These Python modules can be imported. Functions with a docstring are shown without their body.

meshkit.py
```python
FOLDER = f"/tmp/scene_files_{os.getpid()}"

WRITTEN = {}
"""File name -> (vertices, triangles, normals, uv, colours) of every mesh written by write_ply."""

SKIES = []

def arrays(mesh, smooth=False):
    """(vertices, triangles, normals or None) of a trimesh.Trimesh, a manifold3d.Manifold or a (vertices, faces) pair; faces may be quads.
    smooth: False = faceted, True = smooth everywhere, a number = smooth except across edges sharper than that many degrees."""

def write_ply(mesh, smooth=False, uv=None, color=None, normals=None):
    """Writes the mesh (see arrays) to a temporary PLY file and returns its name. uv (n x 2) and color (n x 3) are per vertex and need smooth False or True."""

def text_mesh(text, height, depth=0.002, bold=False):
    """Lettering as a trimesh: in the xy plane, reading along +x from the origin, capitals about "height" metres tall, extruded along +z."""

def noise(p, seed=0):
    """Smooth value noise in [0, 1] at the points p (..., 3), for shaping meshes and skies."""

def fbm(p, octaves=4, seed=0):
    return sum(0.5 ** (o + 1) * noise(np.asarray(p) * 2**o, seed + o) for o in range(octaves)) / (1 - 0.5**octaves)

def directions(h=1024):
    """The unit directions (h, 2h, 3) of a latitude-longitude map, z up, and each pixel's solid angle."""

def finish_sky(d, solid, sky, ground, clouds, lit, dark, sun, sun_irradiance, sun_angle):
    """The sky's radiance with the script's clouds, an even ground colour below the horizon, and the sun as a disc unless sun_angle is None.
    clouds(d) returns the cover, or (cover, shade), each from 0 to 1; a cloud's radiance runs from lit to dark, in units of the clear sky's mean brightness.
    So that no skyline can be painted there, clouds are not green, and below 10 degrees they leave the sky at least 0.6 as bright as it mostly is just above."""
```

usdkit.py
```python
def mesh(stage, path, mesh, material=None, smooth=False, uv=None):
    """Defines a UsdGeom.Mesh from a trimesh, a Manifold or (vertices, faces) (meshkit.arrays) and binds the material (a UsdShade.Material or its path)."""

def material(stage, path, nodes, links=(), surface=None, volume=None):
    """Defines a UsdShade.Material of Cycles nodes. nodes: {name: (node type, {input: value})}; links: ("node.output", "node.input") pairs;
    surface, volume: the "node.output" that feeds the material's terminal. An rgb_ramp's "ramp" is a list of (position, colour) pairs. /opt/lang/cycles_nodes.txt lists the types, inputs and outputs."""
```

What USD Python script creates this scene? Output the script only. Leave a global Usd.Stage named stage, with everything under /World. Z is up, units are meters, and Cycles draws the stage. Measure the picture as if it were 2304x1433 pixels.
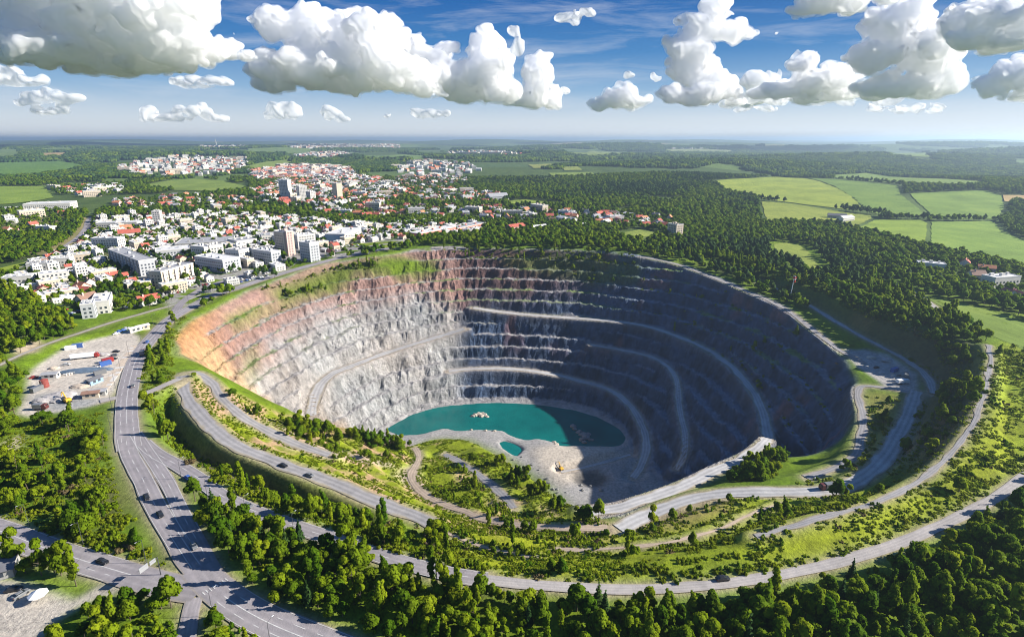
import math, re, numpy as np, trimesh, shapely, usdkit
from shapely.geometry import Polygon, Point, LineString, box as sbox
from shapely import affinity
from scipy.interpolate import LinearNDInterpolator, NearestNDInterpolator
from scipy.ndimage import gaussian_filter, map_coordinates
from scipy.spatial import cKDTree
from pxr import Usd, UsdGeom, UsdLux, UsdShade, Gf, Sdf, Vt

stage = Usd.Stage.CreateInMemory()
UsdGeom.SetStageUpAxis(stage, 'Z')
UsdGeom.SetStageMetersPerUnit(stage, 1.0)
world = UsdGeom.Xform.Define(stage, '/World')
stage.SetDefaultPrim(world.GetPrim())

# ------------------------------------------------------------------ camera, sky, sun, exposure
F_PX, PITCH, EYE = 1279.0, math.radians(17.5), 130.0     # lens for a picture 2304 wide, looking north and down from a drone
cam = UsdGeom.Camera.Define(stage, '/World/camera')
cam.CreateHorizontalApertureAttr(36.0)
cam.CreateFocalLengthAttr(36.0 * F_PX / 2304)
cam.CreateClippingRangeAttr(Gf.Vec2f(1.0, 150000.0))
cam.AddTranslateOp().Set(Gf.Vec3d(0, 0, EYE))
cam.AddRotateXOp().Set(90 - math.degrees(PITCH))
cam.CreateExposureAttr(1.15)

SUN_AZ, SUN_EL = math.radians(88), math.radians(28.5)
SUN = np.array([math.sin(SUN_AZ) * math.cos(SUN_EL), math.cos(SUN_AZ) * math.cos(SUN_EL), math.sin(SUN_EL)])
dome = UsdLux.DomeLight.Define(stage, '/World/sky')
dome.GetPrim().SetCustomDataByKey('kind', 'structure')
sky_mat = usdkit.material(stage, '/World/Looks/sky', {
    'sky': ('sky_texture', {'sky_type': 'single_scattering', 'sun_disc': False, 'sun_elevation': SUN_EL, 'sun_rotation': SUN_AZ,
                            'altitude': 200.0, 'air_density': 1.0, 'aerosol_density': 0.3, 'ozone_density': 2.0}),
    'tc': ('texture_coordinate', {}), 'xyz': ('separate_xyz', {}),
    'air': ('rgb_ramp', {'ramp': [(0, (7.2, 7.4, 7.6)), (.03, (5.6, 6.3, 7.0)), (.075, (2.2, 3.8, 5.8)), (.13, (.42, 1.9, 4.5)), (.20, (.06, 1.05, 3.6)), (1, (.04, .75, 2.8))]}),
    'mx': ('mix', {'mix_type': 'mix', 'fac': .93}),
    'mp': ('mapping', {'scale': (3.0, 3.0, 22.0)}), 'cn': ('noise_texture', {'scale': 1.6, 'detail': 7.0, 'roughness': .62, 'distortion': .4}),
    'cr': ('rgb_ramp', {'ramp': [(.50, (0, 0, 0)), (.80, (.5, .5, .5))]}), 'veil': ('mix', {'mix_type': 'mix', 'color2': (6.2, 6.6, 7.2)}),
    'bg': ('background_shader', {'strength': 0.055})},
    [('tc.generated', 'xyz.vector'), ('xyz.z', 'air.fac'), ('sky.color', 'mx.color1'), ('air.color', 'mx.color2'), ('tc.generated', 'mp.vector'), ('mp.vector', 'cn.vector'), ('cn.fac', 'cr.fac'), ('cr.color', 'veil.fac'), ('mx.color', 'veil.color1'), ('veil.color', 'bg.color')], surface='bg.background')
UsdShade.MaterialBindingAPI.Apply(dome.GetPrim()).Bind(sky_mat)
sun = UsdLux.DistantLight.Define(stage, '/World/sun')
sun.CreateNormalizeAttr(True)
sun.CreateIntensityAttr(1.25)
sun.CreateAngleAttr(0.5)
sun.CreateColorAttr(Gf.Vec3f(1.0, 0.95, 0.87))
sun.AddRotateXYZOp().Set(Gf.Vec3f(90 - math.degrees(SUN_EL), 0, -math.degrees(SUN_AZ) + 180))

# ------------------------------------------------------------------ helpers
def tag(prim, label=None, category=None, group=None, kind=None):
    p = prim.GetPrim() if hasattr(prim, 'GetPrim') else prim
    for k, v in (('label', label), ('category', category), ('group', group), ('kind', kind)):
        if v:
            p.SetCustomDataByKey(k, v)
    return p

_taken = {}
def name_in(parent, name):
    n = _taken.get((parent, name), -1) + 1
    _taken[(parent, name)] = n
    return f'{parent}/{name}' if n == 0 else f'{parent}/{name}_{n:03d}'

def obj(name, mesh, mat, parent='/World', smooth=False):
    parent = parent if isinstance(parent, str) else str(parent.GetPath())
    return usdkit.mesh(stage, name_in(parent, name), mesh, mat, smooth=smooth)

def thing(name, loc=(0, 0, 0), rz=0.0, label=None, category=None, group=None, ref=None, scale=None):
    x = UsdGeom.Xform.Define(stage, name_in('/World', name))
    x.AddTranslateOp().Set(Gf.Vec3d(*map(float, loc)))
    if rz:
        x.AddRotateZOp().Set(math.degrees(rz))
    if scale is not None:
        x.AddScaleOp().Set(Gf.Vec3f(*map(float, scale)) if np.ndim(scale) else Gf.Vec3f(float(scale)))
    if ref:
        x.GetPrim().GetReferences().AddInternalReference(ref)
        x.GetPrim().SetInstanceable(True)
    tag(x, label, category, group)
    return x

def klass(name):
    return stage.CreateClassPrim('/World/' + name)

def sstep(a, b, x):
    t = np.clip((x - a) / (b - a), 0, 1)
    return t * t * (3 - 2 * t)

_perm = np.random.default_rng(7).random(65536)
def vnoise(x, y, s=0):
    xi, yi = np.floor(x).astype(np.int64), np.floor(y).astype(np.int64)
    tx, ty = x - xi, y - yi
    tx, ty = tx * tx * tx * (tx * (tx * 6 - 15) + 10), ty * ty * ty * (ty * (ty * 6 - 15) + 10)
    def h(a, b):
        k = (a * 374761393 + b * 668265263 + s * 974634777) & 0xFFFFFFFF
        k = ((k ^ (k >> 13)) * 1274126177) & 0xFFFFFFFF
        return _perm[(k ^ (k >> 16)) & 0xFFFF]
    return (h(xi, yi) * (1 - tx) + h(xi + 1, yi) * tx) * (1 - ty) + (h(xi, yi + 1) * (1 - tx) + h(xi + 1, yi + 1) * tx) * ty
def fbm(x, y, scale, octaves=4, s=0, rough=0.5):
    """noise in [-1, 1]"""
    t, a, n = 0, 1.0, 0
    c, q = 1 / scale, 0.6
    for o in range(octaves):
        t = t + a * (vnoise(x * c + 13.7 * o, y * c - 7.1 * o, s + o) * 2 - 1)
        n += a
        a *= rough
        x, y = x * math.cos(q) - y * math.sin(q), x * math.sin(q) + y * math.cos(q)
        c *= 2.03
    return t / n

CP, SP = math.cos(PITCH), math.sin(PITCH)
def ray(px, py):
    u, v = (np.asarray(px, float) - 1152) / F_PX, (np.asarray(py, float) - 716.5) / F_PX
    return u, CP - v * SP, -SP - v * CP
def at(px, py, z=0.0):
    """the point of height z that stands at this place of the photograph"""
    a, b, c = ray(px, py)
    t = (np.asarray(z, float) - EYE) / c
    return np.stack([t * a, t * b, np.broadcast_to(z, np.shape(t))], -1)
def seen(x, y, z):
    """place in the photograph of a point"""
    w = np.asarray(y) * CP - (np.asarray(z) - EYE) * SP
    w = np.where(w < 1, 1, w)
    return 1152 + F_PX * x / w, 716.5 - F_PX * ((np.asarray(z) - EYE) * CP + np.asarray(y) * SP) / w
def dense(p, step):
    """a polyline resampled through a smooth curve"""
    p = np.asarray(p, float)
    d = np.r_[0, np.cumsum(np.linalg.norm(np.diff(p[:, :2], axis=0), axis=1))]
    if len(p) > 2:
        from scipy.interpolate import PchipInterpolator
        q = PchipInterpolator(d, p)(np.linspace(0, d[-1], max(3, int(d[-1] / step) + 1)))
    else:
        q = p[0] + (p[1] - p[0]) * np.linspace(0, 1, max(2, int(d[-1] / step) + 1))[:, None]
    return q

# ------------------------------------------------------------------ the lie of the land
def outer(x, y):
    r = np.hypot(x, y)
    z = 6 * np.exp(-(x / 330) ** 2 - ((y - 700) / 190) ** 2)
    z = z + 2.0 * fbm(x, y, 260, 3, 3) * sstep(500, 900, r)
    z = z + 20 * fbm(x, y, 1700, 3, 5) * sstep(1200, 4000, r)
    z = z + (sstep(5000, 11000, r) * (24 + 62 * fbm(x, y, 3600, 4, 9)) + sstep(14000, 30000, r) * 20)
    for cx, cy, sx, sy, h in HILLS:
        z = z + h * np.exp(-((x - cx) / sx) ** 2 - ((y - cy) / sy) ** 2)
    return np.where(z > 130, 130 + 45 * np.tanh((z - 130) / 45), z)
HILLS = [(-9000, 12500, 2600, 900, 95), (-4200, 16500, 2400, 800, 105), (-6500, 9000, 1500, 500, 55), (2600, 12500, 1800, 600, 80), (-1500, 9500, 1600, 450, 52), (1250, 1500, 420, 420, 22), (2300, 3300, 1300, 420, 50), (3900, 4300, 1200, 500, 70), (900, 2600, 700, 300, 34), (1500, 6800, 1500, 500, 76), (4800, 7000, 1600, 600, 92), (-2200, 4200, 900, 300, 42), (300, 4300, 900, 260, 36),
         (-700, 5200, 1000, 300, 30), (500, 1900, 260, 300, 16), (-2500, 6500, 1500, 500, 40), (9500, 13000, 2200, 900, 110), (-1000, 14000, 3000, 900, 70), (5200, 16000, 3200, 900, 90)]

RIM = [(384,800,-3),(385,770,0),(400,745,0),(440,712,0),(520,668,1),(620,628,3),(740,592,5),(860,572,8),(1000,554,8),(1080,556,8),(1150,557,8),(1250,560,8),(1330,562,8),(1440,574,6),
       (1520,590,2),(1600,618,-3),(1690,655,-8),(1770,692,-12),(1830,735,-15),(1890,790,-18),(1918,835,-20),(1928,880,-22),(1925,930,-24),(1900,975,-26),(1810,1018,-30),(1690,1026,-33),
       (1580,1075,-32),(1500,1105,-30),(1380,1168,-26),(1310,1156,-30),(1270,1132,-34),(1230,1085,-42),(1150,1034,-52),(1060,990,-64),(985,985,-72),(930,998,-76),(880,968,-68),(780,957,-55),
       (700,938,-42),(610,897,-28),(520,850,-16),(440,812,-8),(400,805,-4)]
FLOOR = -118.0
TOE_SEEN = [(875,962),(905,945),(930,932),(1030,908),(1150,905),(1250,912),(1340,932),(1410,980),(1437,1030),(1410,1095),(1360,1128)]
CREST = [(1330,548,9),(1440,552,7),(1530,560,5),(1620,580,3),(1700,605,1.5),(1800,640,-.5),(1900,680,-.5),(2000,718,.5),(2100,752,3),(2180,768,4.5),(2222,795,5),(2222,850,5),(2203,920,4),(2158,1000,1),(2080,1072,-1),(1960,1132,-2),(1800,1185,1),(1600,1240,0),(1400,1275,0),(1200,1290,0)]
# roads: name, half width, list of (px, py, z or None to lie on the slope), kind
ROADS = {
 'main_road': (5.0, 'asphalt', [(291,1010,0),(286,960,0),(285,905,0),(294,850,0),(310,803,0),(345,757,0),(400,708,0),(470,669,.5),(525,651,1),(600,626,2),(700,597,5),(800,572,7),(880,559,8)]),
 'carriageway': (3.5, 'asphalt', [(283,985,0),(291,1020,0),(322,1080,0),(354,1146,0),(397,1215,0),(432,1268,0),(465,1312,0)]),
 'slip_road': (2.7, 'asphalt', [(305,975,0),(328,1012,0),(352,1047,0),(378,1088,0),(412,1160,0),(452,1232,0),(482,1292,0)]),
 'lower_road': (3.2, 'asphalt', [(322,995,0),(351,1020,0),(393,1043,0),(448,1077,0),(502,1118,0),(562,1146,0),(623,1169,0),(690,1193,-.5),(760,1215,-.8),(840,1245,-.6),(940,1275,-.3),(1030,1295,0),(1095,1304,0)]),
 'junction_road': (5.2, 'asphalt', [(447,1278,0),(470,1308,0),(510,1342,0),(560,1375,0),(630,1410,0),(700,1438,0),(800,1478,0)]),
 'side_road': (4.8, 'asphalt', [(-120,1160,0),(0,1195,0),(100,1233,0),(215,1270,0),(310,1298,0),(390,1320,0),(450,1330,0)]),
 'lane': (2.4, 'asphalt', [(440,1345,0),(430,1375,0),(424,1410,0),(415,1450,0)]),
 'rim_lane': (2.1, 'concrete', [(1080,1303,0),(1148,1311,0),(1270,1320,0),(1392,1327,0),(1500,1323,0),(1602,1316,0),(1705,1303,0),(1807,1283,0),(1909,1258,0),(2012,1226,0),(2114,1183,0),(2216,1133,0),(2310,1070,0),(2400,1000,0)]),
 'terrace_road': (3.6, 'gravel', [(409,846,-2),(413,875,-2.5),(430,908,-3),(468,952,-4),(535,1003,-6),(605,1033,-8),(698,1067,-10),(761,1091,-12),(822,1118,-13),(883,1140,-14),(944,1163,-15),(972,1177,-15)]),
 'upper_bench_road': (3.0, 'gravel', [(412,842,-2.5),(440,838,-4),(472,856,-6.5),(497,892,-9.5),(540,932,-14),(600,968,-19),(680,1003,-23),(740,1025,-26)]),
 'sand_track': (2.3, 'sand', [(934,1008,-66),(942,1035,-59),(925,1068,-50),(944,1102,-46),(985,1127,-42),(1046,1151,-38),(1107,1171,-34),(1188,1184,-30),(1290,1187,-27),(1367,1188,-26)]),
 'pit_entry_road': (2.5, 'gravel', [(1001,1021,-62),(1046,1045,-56),(1091,1078,-50),(1127,1110,-45),(1156,1143,-40)]),
 'haul_road': (4.0, 'gravel', [(2062,880,-20),(2045,930,-20.5),(2018,985,-21),(1985,1035,-21.5),(1930,1080,-22),(1860,1103,-22),(1770,1108,-22.5),(1690,1108,-23),(1600,1114,-24),(1520,1134,-25),(1455,1160,-26),(1393,1190,-26)]),
 'spiral_road': (3.5, 'gravel', [(1320,1150,-30),(1370,1146,-30),(1440,1127,-30),(1528,1097,-30.5),(1611,1058,-32),(1684,1024,-33.5),(1712,1000,-35),(1722,965,None),(1716,925,None),(1697,885,None),(1665,845,None),(1625,810,None),(1575,780,None),(1520,757,None),(1470,740,None),(1420,729,None),(1350,722,None),(1250,714,None),(1150,706,None),(1065,694,None)]),
 'lowest_road': (3.6, 'gravel', [(1010,836,None),(1060,831,None),(1110,830,None),(1180,833,None),(1250,843,None),(1305,858,None),(1360,872,None),(1400,895,None),(1430,930,None),(1450,970,None),(1455,1005,None),(1445,1045,None),(1425,1075,None)]),
 'middle_bench_road': (2.7, 'gravel', [(1330,775,None),(1400,788,None),(1460,802,None),(1500,822,None),(1522,852,None),(1526,895,None),(1532,940,None),(1543,985,None),(1538,1025,None),(1518,1055,None)]),
 'west_ramp': (4.6, 'gravel', [(1045,742,None),(1000,755,None),(930,775,None),(870,795,None),(800,820,None),(742,846,None),(716,872,None),(706,903,None),(702,935,None)]),
 'east_rim_road': (2.6, 'gravel', [(1440,578,6),(1520,594,1.5),(1600,623,-3),(1690,660,-8),(1770,697,-12),(1825,738,-15),(1870,775,-17.5),(1915,802,-19.5),(1950,818,-20)]),
 'outer_haul_road': (2.6, 'gravel', [(1700,634,-6),(1760,655,-9),(1830,692,-12),(1900,735,-14.5),(1960,768,-16),(2020,800,-17),(2062,825,-17.5),(2088,852,-18),(2098,885,-18.5)]),
 'loop_road': (2.2, 'gravel', [(2056,884,-20),(1990,872,-20.5),(1944,868,-21),(1929,884,-21.5),(1937,915,-22),(1943,940,-22.5),(1936,985,-24),(1925,1025,-25),(1880,1052,-25.5),(1815,1075,-25.5)]),
 'crest_track': (1.2, 'gravel', [(2224,776,6),(2229,800,5.5),(2222,850,5),(2205,915,4.5),(2185,960,3.5),(2150,1010,2),(2105,1055,1.5),(2060,1086,1.2),(2000,1118,1.5),(1950,1136,1.6),(1860,1161,2),(1780,1185,1.4),(1700,1206,.8)]),
 'valley_road': (3.2, 'concrete', [(1960,622,None),(1995,632,None),(2035,648,None),(2065,666,None),(2090,683,None),(2118,708,None)]),
 'bench_path': (.8, 'sand', [(1250,1236,None),(1340,1236,None),(1420,1230,None),(1500,1219,None),(1600,1197,None),(1680,1161,None),(1758,1132,None)]),
 'floor_track': (1.8, 'gravel', [(1262,1062,None),(1300,1054,None),(1345,1043,None),(1385,1032,None),(1418,1023,None)]),
 'slope_path': (.7, 'sand', [(985,1192,None),(1038,1216,None),(1090,1233,None),(1150,1246,None),(1209,1254,None)]),
 'yard_access_road': (2.6, 'concrete', [(225,903,0),(255,896,0),(330,884,0),(372,866,-.5),(405,852,-1.8)]),
 'embankment_path': (1.2, 'concrete', [(-40,832,None),(0,821,None),(31,805,None),(98,778,None),(195,744,None),(273,719,None),(342,700,None),(391,686,None),(450,664,None)]),
 'town_road': (3.6, 'asphalt', [(395,705,None),(420,672,None),(455,650,None),(520,628,None),(580,608,None),(660,588,None),(740,570,None),(850,552,None),(960,540,None)]),
 'valley_highway': (4.5, 'asphalt', [(0,622,None),(60,592,None),(125,565,None),(170,540,None),(193,515,None),(205,490,None),(250,468,None),(330,455,None)]),
}

# control points of the smooth slope, in world metres
X0, X1, Y0, Y1, STEP = -450.0, 450.0, 96.0, 770.0, 1.3
ctl = []
def add_line(px, step=5.0, closed=False):
    a = np.array([at(p[0], p[1], p[2]) for p in px])
    if closed:
        a = np.vstack([a, a[:1]])
    q = dense(a, step)
    ctl.append(q)
    return q
rim_w = add_line(RIM, closed=True)
crest_w = add_line(CREST)
rim_poly = Polygon(rim_w[:, :2]).buffer(0)
toe = [at(p[0], p[1], FLOOR) for p in TOE_SEEN]
pit_c = np.array([5.0, 430.0])
near = [p for p in rim_w if True]
hid = []
RIM_W = np.array([at(p[0], p[1], p[2]) for p in RIM])
for p in RIM_W[np.r_[23:42]][::-1]:           # the near wall drops out of sight below its crest
    d = pit_c - p[:2]
    d /= np.linalg.norm(d)
    hid.append(np.r_[p[:2] + d * (p[2] - FLOOR) / math.tan(math.radians(44 if p[2] < -45 else 60)), FLOOR])
toe_ring = np.array(toe + hid[::-1])
order = np.argsort(np.arctan2(toe_ring[:, 1] - 440, toe_ring[:, 0] - 10))
toe_ring = toe_ring[order]
toe_ring = toe_ring[np.r_[True, np.linalg.norm(np.diff(toe_ring[:, :2], axis=0), axis=1) > 4]]
toe_w = dense(np.vstack([toe_ring, toe_ring[:1]]), 5)
toe_w[:, 2] = FLOOR
ctl.append(toe_w)
toe_poly = Polygon(toe_w[:, :2]).buffer(0)
gx, gy = np.meshgrid(np.arange(-200, 200, 12.0), np.arange(250, 560, 12.0))
ins = shapely.contains_xy(toe_poly.buffer(-4), gx.ravel(), gy.ravel())
ctl.append(np.c_[gx.ravel()[ins], gy.ravel()[ins], np.full(ins.sum(), FLOOR)])
for hw, kind, pts in ROADS.values():
    if pts[0][2] is not None and pts[-1][2] is not None and len([p for p in pts if p[2] is None]) == 0:
        add_line(pts)
add_line([(1684,1024,-33.5),(1528,1097,-30.5),(1370,1146,-30)])
# the ditch between the lower road and the terrace road, and its two edges
add_line([(334,905,0),(345,965,-.6),(380,1010,-1),(430,1050,-1),(500,1098,-1),(560,1125,-1.2),(640,1155,-1.5),(720,1182,-2)])
add_line([(398,905,-11),(404,950,-15),(430,1004,-17.5),(500,1058,-18.5),(600,1100,-19.5),(720,1148,-19.5),(830,1186,-17.5)])
add_line([(400,868,-2),(412,905,-2.5),(448,956,-3.6),(515,1012,-5.2),(590,1045,-7.2),(690,1083,-9.4),(755,1106,-11.2),(815,1133,-12.5),(900,1166,-14)])
add_line([(985,1160,-24),(1100,1185,-27),(1250,1200,-25),(1380,1205,-22)], 8)
add_line([(900,1215,-11),(1000,1225,-14),(1150,1240,-14),(1350,1240,-12),(1550,1215,-10),(1700,1170,-10)], 8)
add_line([(1850,1130,-14),(1960,1105,-12),(2040,1060,-10)], 8)
for p in [(2000,640,2),(2200,700,4),(2304,760,3),(2304,900,2),(2304,1000,0),(2200,1050,1),(2100,1150,0),(1700,1400,0),(1200,1400,0),(700,1400,0),(300,1400,0),(100,1300,0),(100,1100,0),(200,1000,0),(60,1000,0),
          (150,830,0),(100,880,0),(200,800,0),(100,720,5),(60,690,7),(20,720,8),(0,760,6),(200,700,0),(300,660,0),(400,620,1),(300,600,1),(700,560,5),(900,535,8),(1100,525,7),(1300,530,7),(1450,535,6),(1600,550,4),(1800,600,2),(1900,640,1)]:
    ctl.append(at(p[0], p[1], p[2])[None])
bx = np.r_[np.linspace(X0, X1, 60), np.full(40, X0), np.full(40, X1), np.linspace(X0, X1, 60)]
by = np.r_[np.full(60, Y1), np.linspace(Y0, Y1, 40), np.linspace(Y0, Y1, 40), np.full(60, Y0)]
ctl.append(np.c_[bx, by, outer(bx, by)])
C = np.vstack(ctl)
_, first = np.unique(np.round(C[:, :2] / 1.5), axis=0, return_index=True)
C = C[np.sort(first)]
fx, fy = np.arange(X0, X1 + .1, STEP), np.arange(Y0, Y1 + .1, STEP)
GX, GY = np.meshgrid(fx, fy)
lin = LinearNDInterpolator(C[:, :2], C[:, 2])
base = lin(GX, GY)
base = np.where(np.isnan(base), outer(GX, GY), base)
base_s = gaussian_filter(base, 2.5)
edge = np.minimum.reduce([GX - X0, X1 - GX, GY - Y0, Y1 - GY])
bw = sstep(2, 40, edge)
soft_b = gaussian_filter(base, 12)
far_off = sstep(1450, 1560, seen(GX, GY, base)[0]) * sstep(0, 30, seen(GX, GY, base)[0] - np.interp(seen(GX, GY, base)[1], [560, 605, 680, 752, 790, 900], [1560, 1720, 1920, 2130, 2240, 2240]))
base_s = base_s * (1 - far_off) + soft_b * far_off
base_s = base_s * bw + outer(GX, GY) * (1 - bw)

def sampler(Z):
    def f(x, y):
        x, y = np.asarray(x, float), np.asarray(y, float)
        inside = (x > X0 + 1) & (x < X1 - 1) & (y > Y0 + 1) & (y < Y1 - 1)
        z = map_coordinates(Z, [np.clip((y - Y0) / STEP, 0, Z.shape[0] - 1), np.clip((x - X0) / STEP, 0, Z.shape[1] - 1)], order=1)
        return np.where(inside, z, outer(x, y))
    return f
def march(px, py, f, far=9000.0):
    """where the line of sight through these places of the photograph first meets the land"""
    px, py = np.atleast_1d(px).astype(float), np.atleast_1d(py).astype(float)
    a, b, c = ray(px, py)
    ts = np.concatenate([np.arange(100, 1100, 1.0), 1100 * 1.004 ** np.arange(int(math.log(far / 1100) / math.log(1.004)))])
    out = np.full((len(px), 3), np.nan)
    for i in range(len(px)):
        x, y, z = a[i] * ts, b[i] * ts, EYE + c[i] * ts
        hit = np.nonzero(z < f(x, y))[0]
        k = hit[0] if len(hit) else len(ts) - 1
        out[i] = x[k], y[k], f(x[k:k + 1], y[k:k + 1])[0]
    return out

ground0 = sampler(base_s)
ROAD_W = {}
for name, (hw, kind, pts) in ROADS.items():
    w = []
    for px, py, z in pts:
        w.append(at(px, py, z) if z is not None else march(px, py, ground0)[0])
    w = dense(np.array(w), 2.0)
    zs = w[:, 2].copy()
    for _ in range(60 if any(p[2] is None for p in pts) else 6):
        zs[1:-1] = (zs[:-2] + 2 * zs[1:-1] + zs[2:]) / 4
    w[:, 2] = zs
    for _ in range(3):
        w[1:-1, :2] = (w[:-2, :2] + 2 * w[1:-1, :2] + w[2:, :2]) / 4
    ROAD_W[name] = w

# benches: the pit in tall ones, the overgrown near slopes in low ones
flat = np.c_[GX.ravel(), GY.ravel()]
rimd = shapely.contains_xy(rim_poly, GX.ravel(), GY.ravel()).reshape(GX.shape)
rim_in = gaussian_filter(rimd.astype(float), 4)
rim_depth = np.zeros(GX.size)
rim_depth[rimd.ravel()] = cKDTree(rim_w[:, :2]).query(flat[rimd.ravel()])[0]
rim_depth = rim_depth.reshape(GX.shape)
floor_in = gaussian_filter(shapely.contains_xy(toe_poly, GX.ravel(), GY.ravel()).reshape(GX.shape).astype(float), 2)
PXG, PYG = seen(GX, GY, base_s)
def terrace(b, h, flat_part, sharp=1.0):
    k = np.floor(b / h)
    f = b / h - k
    return h * (k + sstep(flat_part, 1.0, f) * sharp + (1 - sharp) * f)
n1 = fbm(GX, GY, 38, 4, 21)
n2 = fbm(GX, GY, 9, 4, 22, .6)
ridg = 1 - np.abs(fbm(GX, GY, 13, 3, 23))
wall = sstep(2, 16, rim_depth) * (1 - floor_in)
tv = gaussian_filter(base_s, 8)
eastw = sstep(1030, 1120, PXG)
b = base_s + wall * (n1 * 5.0 + n2 * 3.2) * (1 - .62 * eastw)
pit = terrace(b + 3, 9.4, .40) - 3 + wall * (n2 * 1.5 + fbm(GX, GY, 4.5, 3, 24) * 1.25)
Z = base_s * (1 - wall) + np.maximum(pit, FLOOR - .5) * wall
near_slope = sstep(880, 980, PYG) * sstep(-3, -8, base_s) * (1 - rim_in) * (np.abs(GX) < 330)
low = terrace(base_s + n1 * 1.0, 6.5, .45, .75)
Z = Z * (1 - near_slope) + low * near_slope
Z += (1 - wall) * (1 - floor_in) * bw * (fbm(GX, GY, 16, 4, 25) * .55 + n2 * .15)
# the floor: spoil heaps and shallow hollows, the lake bed
lake_px = [(872,964),(905,947),(930,934),(975,922),(1010,915),(1060,911),(1120,909),(1180,911),(1230,915),(1290,925),(1345,942),(1385,963),(1402,985),(1392,1001),(1360,1003),(1330,1002),(1300,1001),(1262,1003),(1248,992),(1222,986),(1205,983),(1190,988),(1172,984),(1150,976),(1134,966),(1110,966),(1070,964),(1040,967),(1015,965),(1008,958),(990,962),(965,970),(940,975),(905,976)]
pond_px = [(1122,995),(1136,994),(1154,998),(1170,1006),(1175,1012),(1168,1020),(1162,1026),(1148,1019),(1133,1008)]
LAKE_Z = FLOOR + .6
def px_poly(px, z):
    return Polygon([tuple(at(p[0], p[1], z)[:2]) for p in px]).buffer(0)
lake_poly, pond_poly = px_poly(lake_px, LAKE_Z), px_poly(pond_px, LAKE_Z)
def inside(poly, soft=1.0):
    m = shapely.contains_xy(poly, GX.ravel(), GY.ravel()).reshape(GX.shape).astype(float)
    return gaussian_filter(m, soft)
fl = FLOOR + 1.7 + fbm(GX, GY, 26, 4, 31) * .7 + fbm(GX, GY, 5, 3, 32) * .16
heap = px_poly([(1190,1018),(1265,1003),(1345,1005),(1400,1015),(1385,1040),(1310,1050),(1290,1090),(1262,1100),(1225,1070)], FLOOR)
fl += inside(heap, 5) * 2.0
hollow = px_poly([(1290,1062),(1340,1058),(1370,1075),(1350,1098),(1300,1095),(1283,1080)], FLOOR)
fl -= inside(hollow, 3) * 3.0
fl = fl * (1 - inside(lake_poly, 2.5)) + (FLOOR - 3) * inside(lake_poly, 2.5)
fl = fl * (1 - inside(pond_poly, 1)) + (FLOOR - 2) * inside(pond_poly, 1)
Z = Z * (1 - floor_in) + np.maximum(fl, FLOOR - 4) * floor_in
Z = np.where((inside(lake_poly, 1) > .5) | (inside(pond_poly, 1) > .5), np.minimum(Z, FLOOR - .4), Z)
# level yards
quarry_yard_px = [(64,846),(85,825),(151,782),(205,768),(250,757),(292,744),(312,757),(318,772),(300,800),(278,835),(258,880),(246,898),(192,915),(120,928),(70,938),(38,932),(58,892)]
east_yard_px = [(1898,788),(1950,790),(1990,803),(2030,826),(2060,845),(2066,872),(2055,886),(2000,872),(1965,850),(1925,822)]
corner_lot_px = [(-60,1300),(0,1306),(35,1302),(80,1320),(130,1338),(172,1350),(232,1311),(273,1322),(250,1335),(192,1356),(122,1398),(93,1440),(0,1460),(-60,1440)]
def level(poly_px, z, soft=3):
    global Z
    p = px_poly(poly_px, z)
    w = inside(p.buffer(2), soft)
    Z = Z * (1 - w) + z * w
    return p
quarry_yard = level(quarry_yard_px, 0)
east_yard = level(east_yard_px, -20)
corner_lot = level(corner_lot_px, 0)
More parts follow.
